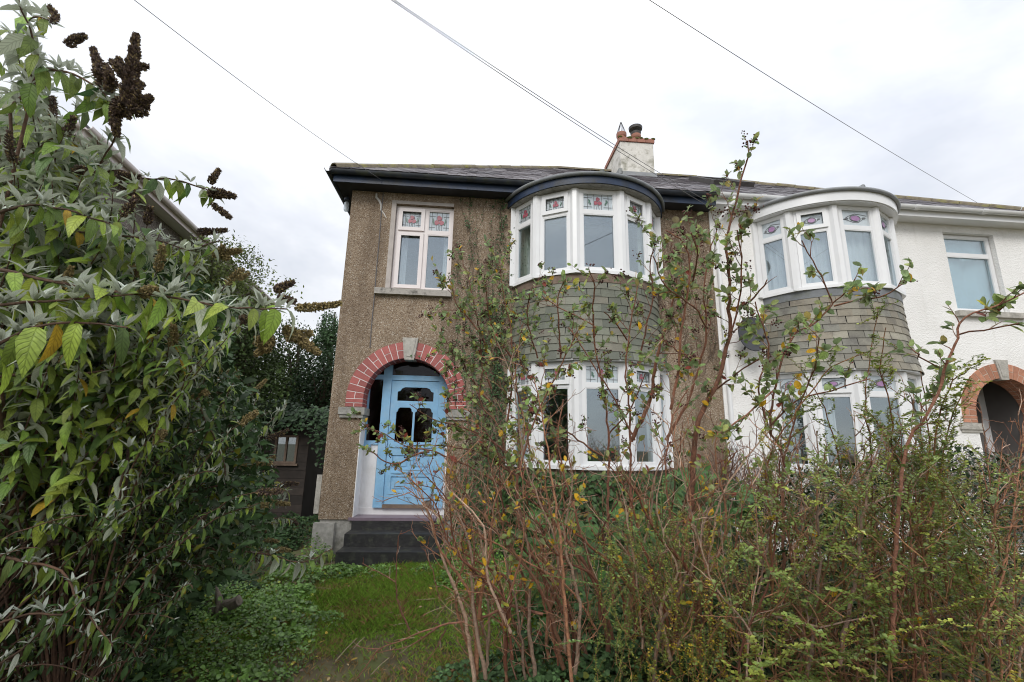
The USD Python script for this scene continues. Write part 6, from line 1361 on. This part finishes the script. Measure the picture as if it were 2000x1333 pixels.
    q.vertices += (meshkit.fbm(q.vertices*14, 3, 5)[:, None]-0.5)*0.05*unit(q.vertices*[1, 1, 0.001]); q.apply_transform(trimesh.transformations.rotation_matrix(1.15, [0.2, 1, 0.1])); q.apply_translation(lp + [0.03, 0, 0.14]); obj('trunk', q, MAT['log_wood'], t, smooth=True)
    q = trimesh.creation.cone(radius=0.05, height=0.26, sections=9).subdivide(); q.vertices += (meshkit.fbm(q.vertices*18, 3, 6)[:, None]-0.5)*0.03; q.apply_transform(trimesh.transformations.rotation_matrix(-0.35, [0.3, 1, 0])); q.apply_translation(lp + [0.0, 0, 0.08]); obj('splinter', q, MAT['log_wood'], t, smooth=True)
build_ground_cover()

# ------------------------------------------------------------------ what stands left of and behind the house
def build_background():
    r = np.random.default_rng(33)
    # timber shed
    sx0, sx1, sy, sh = -4.75, -3.17, 9.5, 1.85
    t = thing('garden_shed', 'dark timber shed with a small window, overgrown with ivy, behind the house corner', 'shed', ((sx0+sx1)/2, sy, 0))
    obj('wall', cat(B(sx0+0.02, sx1-0.02, sy+0.03, sy+2.0, -0.1, sh)), MAT['dark_soffit'], t)
    for k in range(12):
        z0 = 0.0 + k*0.155
        spans = [(sx0, -4.4), (-4.39, sx1)] if k % 2 else [(sx0, -3.9), (-3.89, sx1)]
        for a, b in spans:
            for (c, d) in ([(a, b)] if not (1.05 < z0+0.08 < 1.6) else [(a, min(b, -3.80)), (max(a, -3.37), b)]):
                if d - c > 0.05: obj('board', B(c+0.003, d-0.003, sy+r.uniform(-0.003, 0.003), sy+0.028, z0, z0+0.149), MAT['dark_wood'], t, tint=np.array([1, 1, 1])*r.uniform(0.5, 1.2))
    place, Lw = frame_of((-3.80, sy), (-3.37, sy))
    w = obj('window', place(cat(rect_frame(0, Lw, 1.05, 1.58, 0.04, -0.02, 0.03), B(Lw/2-0.018, Lw/2+0.018, 1.09, 1.54, -0.02, 0.028))), MAT['bare_wood'], t)
    for k in range(2): obj('pane', place(B(0.04+k*Lw/2*0.96, Lw/2-0.018+k*Lw/2*0.9, 1.09, 1.54, -0.004, 0.004)), MAT['glass'], w)
    obj('window_sill', B(-3.84, -3.33, sy-0.05, sy+0.0, 1.01, 1.048), MAT['bare_wood'], t)
    obj('roof', B(sx0-0.05, sx1+0.05, sy-0.1, sy+2.1, sh+0.002, sh+0.06), MAT['dark_soffit'], t)
    pl = Plant('shed_ivy', 'thick ivy spilling over the roof of the timber shed', 'ivy', (-3.6, 9.4, 1.9), 'dark_leaf', keep=30)
    n = 3400; P = np.c_[r.uniform(sx0, -2.55, n), r.uniform(sy-0.35, sy+1.0, n), np.zeros(n)]
    hump = meshkit.fbm(np.stack([P[:, 0]*2, P[:, 1]*2, P[:, 0]*0], -1), 3, 8); P[:, 2] = sh + 0.05 + hump*0.55*r.uniform(0.2, 1, n) - np.clip(sy-0.05-P[:, 1], 0, 1)*1.2 - np.clip(P[:, 0]-sx1, 0, 1)*1.4*r.uniform(0, 1.6, n)
    P[:, 2] = np.maximum(P[:, 2], 0.05)
    for i in range(n): pl.leaf(P[i], unit(np.array([r.normal(0, 0.7), -0.5, -0.4+r.normal(0, 0.3)])), unit(np.array([r.normal(0, 0.4), -0.6, 0.9])), 0.075*r.uniform(0.6, 1.3), 0.065, 0.15, np.array([0.035, 0.065, 0.03])*r.uniform(0.5, 1.6))
    pl.done(shape=(0.0, 1.0, 0.85, 0.5, 0.0), fold=0.1)
    # trees
    def tree(name, label, c, radii, h0, leafn, size, col, seed, lobes=16, trunk_r=0.12, gap=0.35, ctop=None):
        q = np.random.default_rng(seed); c = np.array(c, float)
        pl = Plant(name, label, 'tree', c*[1, 1, 0], 'dark_leaf', keep=0)
        top = c + [0, 0, radii[2]*0.6]
        pl.stem(bez(c*[1, 1, 0] - [0, 0, 0.1], c*[1, 1, 0.5] + [0.1, 0.05, 0], top, 10), trunk_r, trunk_r*0.3, (0.12, 0.09, 0.065), 8, name='trunk')
        lob = unit(q.normal(0, 1, (lobes, 3)))*q.uniform(0.45, 1.0, (lobes, 1))*np.array(radii)*0.75 + c
        for l in lob:
            pl.stem(bez(c*[1, 1, 0.75], (c+l)/2 + [0, 0, 0.15], l, 6), trunk_r*0.4, 0.012, (0.11, 0.085, 0.06), 5, name='limb')
        k = q.integers(0, lobes, leafn); rr = np.array(radii)*0.48
        o = unit(q.normal(0, 1, (leafn, 3)))*np.cbrt(q.uniform(0.15, 1, (leafn, 1)))
        P = lob[k] + o*rr*q.uniform(0.75, 1.15, (leafn, 1)); P[:, 2] = np.maximum(P[:, 2], 0.05)
        tone = q.uniform(0.6, 1.4, lobes)[k][:, None]*q.uniform(0.6, 1.4, (leafn, 1))
        pl.block(P, q.normal(0, 1, (leafn, 3)) + [0, 0, -0.2], o*0.5 + q.normal(0, 0.4, (leafn, 3)) + [0, -0.1, 0.6], size*q.uniform(0.6, 1.3, leafn), size*0.55*q.uniform(0.7, 1.2, leafn), 0.15, np.array(col)*tone)
        pl.done(twig_name='branches', foliage='crown')
    tree('evergreen_tree', 'broad dark evergreen tree filling the gap between bush and house', at(575, 745, 12.5), (1.75, 1.3, 1.85), 0, 15000, 0.085, (0.042, 0.068, 0.02), 5, lobes=22)
    tree('evergreen_tree', 'dark low evergreen close behind the shed beside the house wall', at(625, 800, 11.0), (0.75, 0.9, 1.75), 0, 6000, 0.08, (0.024, 0.048, 0.02), 6, lobes=14)
    tree('bay_tree', 'slender paler green tree whose top pokes out beside the house corner', at(650, 650, 13.0), (0.55, 0.55, 1.0), 0, 3600, 0.07, (0.055, 0.10, 0.045), 7, lobes=12, trunk_r=0.07)
    tree('garden_tree', 'mid green feathery tree behind the butterfly bush below the grey gable', at(420, 560, 9.0), (1.5, 1.0, 1.25), 0, 9000, 0.06, (0.095, 0.125, 0.035), 8, lobes=18, trunk_r=0.09)
    tree('garden_tree', 'dark green tree low behind the butterfly bush near the shed', at(470, 720, 8.5), (1.1, 0.9, 1.3), 0, 8000, 0.07, (0.05, 0.08, 0.025), 9, lobes=16, trunk_r=0.09)
    # neighbouring house on the left: its flank runs away from us behind the bush
    t = thing('flank_house', 'grey pebbledash flank wall and white eaves of the next house behind the butterfly bush', 'house', (-8.0, 9.5, 0))
    fd = unit(np.array([-0.26, 2.40, 0])); wd = np.array([-fd[1], fd[0], 0]); C0 = np.array([-5.40, 5.95, 0]); DEP, WID, ez = 8.5, 7.0, 5.47
    def loc(u, v, z): return C0 + fd*u + wd*v + np.array([0, 0, z])
    def lbox(u0, u1, v0, v1, z0, z1):
        m = B(u0, u1, v0, v1, z0, z1); q = m.vertices; return trimesh.Trimesh(C0 + q[:, :1]*fd + q[:, 1:2]*wd + q[:, 2:]*np.array([0, 0, 1.0]), m.faces, process=False)
    obj('wall', lbox(0.25, DEP, 0.25, WID, -0.1, ez-0.02), MAT['grey_pebbledash'], t)
    obj('soffit', cat(lbox(0.0, DEP, 0.02, 0.249, ez-0.02, ez-0.002), lbox(0.02, 0.249, 0.25, WID, ez-0.02, ez-0.002)), MAT['upvc'], t)
    obj('fascia', cat(lbox(-0.02, DEP, -0.02, 0.0, ez-0.03, ez+0.11), lbox(-0.02, 0.0, 0.001, WID, ez-0.03, ez+0.11)), MAT['old_upvc'], t)
    gutter_run(t, [loc(-0.07, -0.08, ez+0.1), loc(DEP, -0.08, ez+0.1)], 'old_upvc'); gutter_run(t, [loc(-0.08, -0.02, ez+0.1), loc(-0.08, WID, ez+0.1)], 'old_upvc')
    v = np.array([loc(-0.06, -0.06, ez+0.12), loc(DEP, -0.06, ez+0.12), loc(DEP, WID, ez+0.12), loc(-0.06, WID, ez+0.12), loc(3.2, 3.3, ez+2.0), loc(DEP-3, 3.3, ez+2.0)])
    obj('roof', trimesh.Trimesh(v, [(0, 1, 5), (0, 5, 4), (1, 2, 5), (2, 3, 4), (2, 4, 5), (3, 0, 4), (0, 2, 1), (0, 3, 2)], process=False), MAT['lead'], t)
    # bulkhead lamp under the eaves at the corner
    lp = np.array([-2.2, 7.1, 5.24])
    t = thing('bulkhead_lamp', 'small caged bulkhead lamp under the eaves at the house corner', 'lamp', lp)
    glass = trimesh.creation.capsule(height=0.10, radius=0.04, count=[10, 12]); glass.apply_translation(lp + [0, 0, 0.0]); obj('globe', glass, MAT['frosted_glass'], t, smooth=True)
    capm = trimesh.creation.cylinder(radius=0.047, height=0.035, sections=14); capm.apply_translation(lp + [0, 0, 0.13]); obj('cap', capm, MAT['navy_paint'], t)
    bulb = trimesh.creation.capsule(height=0.05, radius=0.018, count=[8, 10]); bulb.apply_translation(lp + [0, 0, 0.02]); obj('bulb', bulb, MAT['upvc'], t, smooth=True)
    obj('bracket', tube([lp + [0, 0, 0.14], lp + [0, 0, 0.2]], 0.012, 8), MAT['navy_paint'], t)
    # old board leaning on the corner
    t = obj('leaning_board', B(-2.17, -2.10, 6.99, 7.02, 0.5, 1.02), MAT['pale_stone']); tag(stage.GetPrimAtPath(t), 'pale upright board leaning against the left flank of the house', 'board')
    # satellite dish on the white wall
    c = np.array([4.28, 6.66, 3.23]); look = unit(np.array([-0.05, -0.80, -0.60])*[1, 1, -0.3])
    t = thing('satellite_dish', 'dark grey satellite dish on the white wall between the bays', 'satellite dish', (4.28, FY, 3.1))
    prof = np.array([(0, 0.0), (0.1, 0.0035), (0.2, 0.02), (0.29, 0.045), (0.30, 0.05), (0.293, 0.058), (0.2, 0.032), (0.1, 0.017), (0, 0.012)])
    m = trimesh.creation.revolve(prof, sections=36); m.apply_scale([1.0, 0.78, 1]); m.apply_transform(trimesh.geometry.align_vectors([0, 0, 1], look)); m.apply_translation(c)
    ds = obj('dish', m, MAT['dish_grey'], t, smooth=35)
    arm0 = c + np.array([0, 0, -0.17]); arm1 = c + look*0.30 + [0.05, 0, -0.16]
    obj('feed_arm', tube([arm0, arm1], 0.012, 8), MAT['rubber_black'], t)
    lnb = trimesh.creation.capsule(height=0.06, radius=0.026, count=[8, 10]); lnb.apply_transform(trimesh.geometry.align_vectors([0, 0, 1], unit(c-arm1))); lnb.apply_translation(arm1); obj('receiver', lnb, MAT['rubber_black'], t, smooth=True)
    obj('wall_bracket', tube([c - look*0.02, c + [0, 0.1, -0.05], (c[0], FY-0.015, c[2]-0.18)], 0.016, 8), MAT['iron'], t)
    # overhead wires
    W = [(aty(745, 352, 6.63), (275, -12), 3.4, 'thin overhead wire running up from the fascia above the door window', 0.003), (np.array([3.75, 6.6, 5.42]), (783, -12), 3.2, 'upper of the twin overhead wires crossing before the chimney', 0.0035), (np.array([3.68, 6.6, 5.38]), (777, -12), 3.2, 'lower of the twin overhead wires crossing before the chimney', 0.0035), (aty(1908, 396, 6.62), (1277, -12), 3.4, 'overhead wire running to the fascia of the white house', 0.003)]
    for A_, q, d, lab, rad in W:
        Bq = at(q[0], q[1], d); far = A_ + (Bq-A_)*1.5; s = np.linspace(0, 1, 40)[:, None]
        pts = A_ + (far-A_)*s; pts[:, 2] -= 0.10*np.sin(np.pi*s[:, 0])
        o = obj('overhead_wire', tube(pts, rad, 5), MAT['cable'], smooth=True); tag(stage.GetPrimAtPath(o), lab, 'wire', 'overhead wires')
build_background()
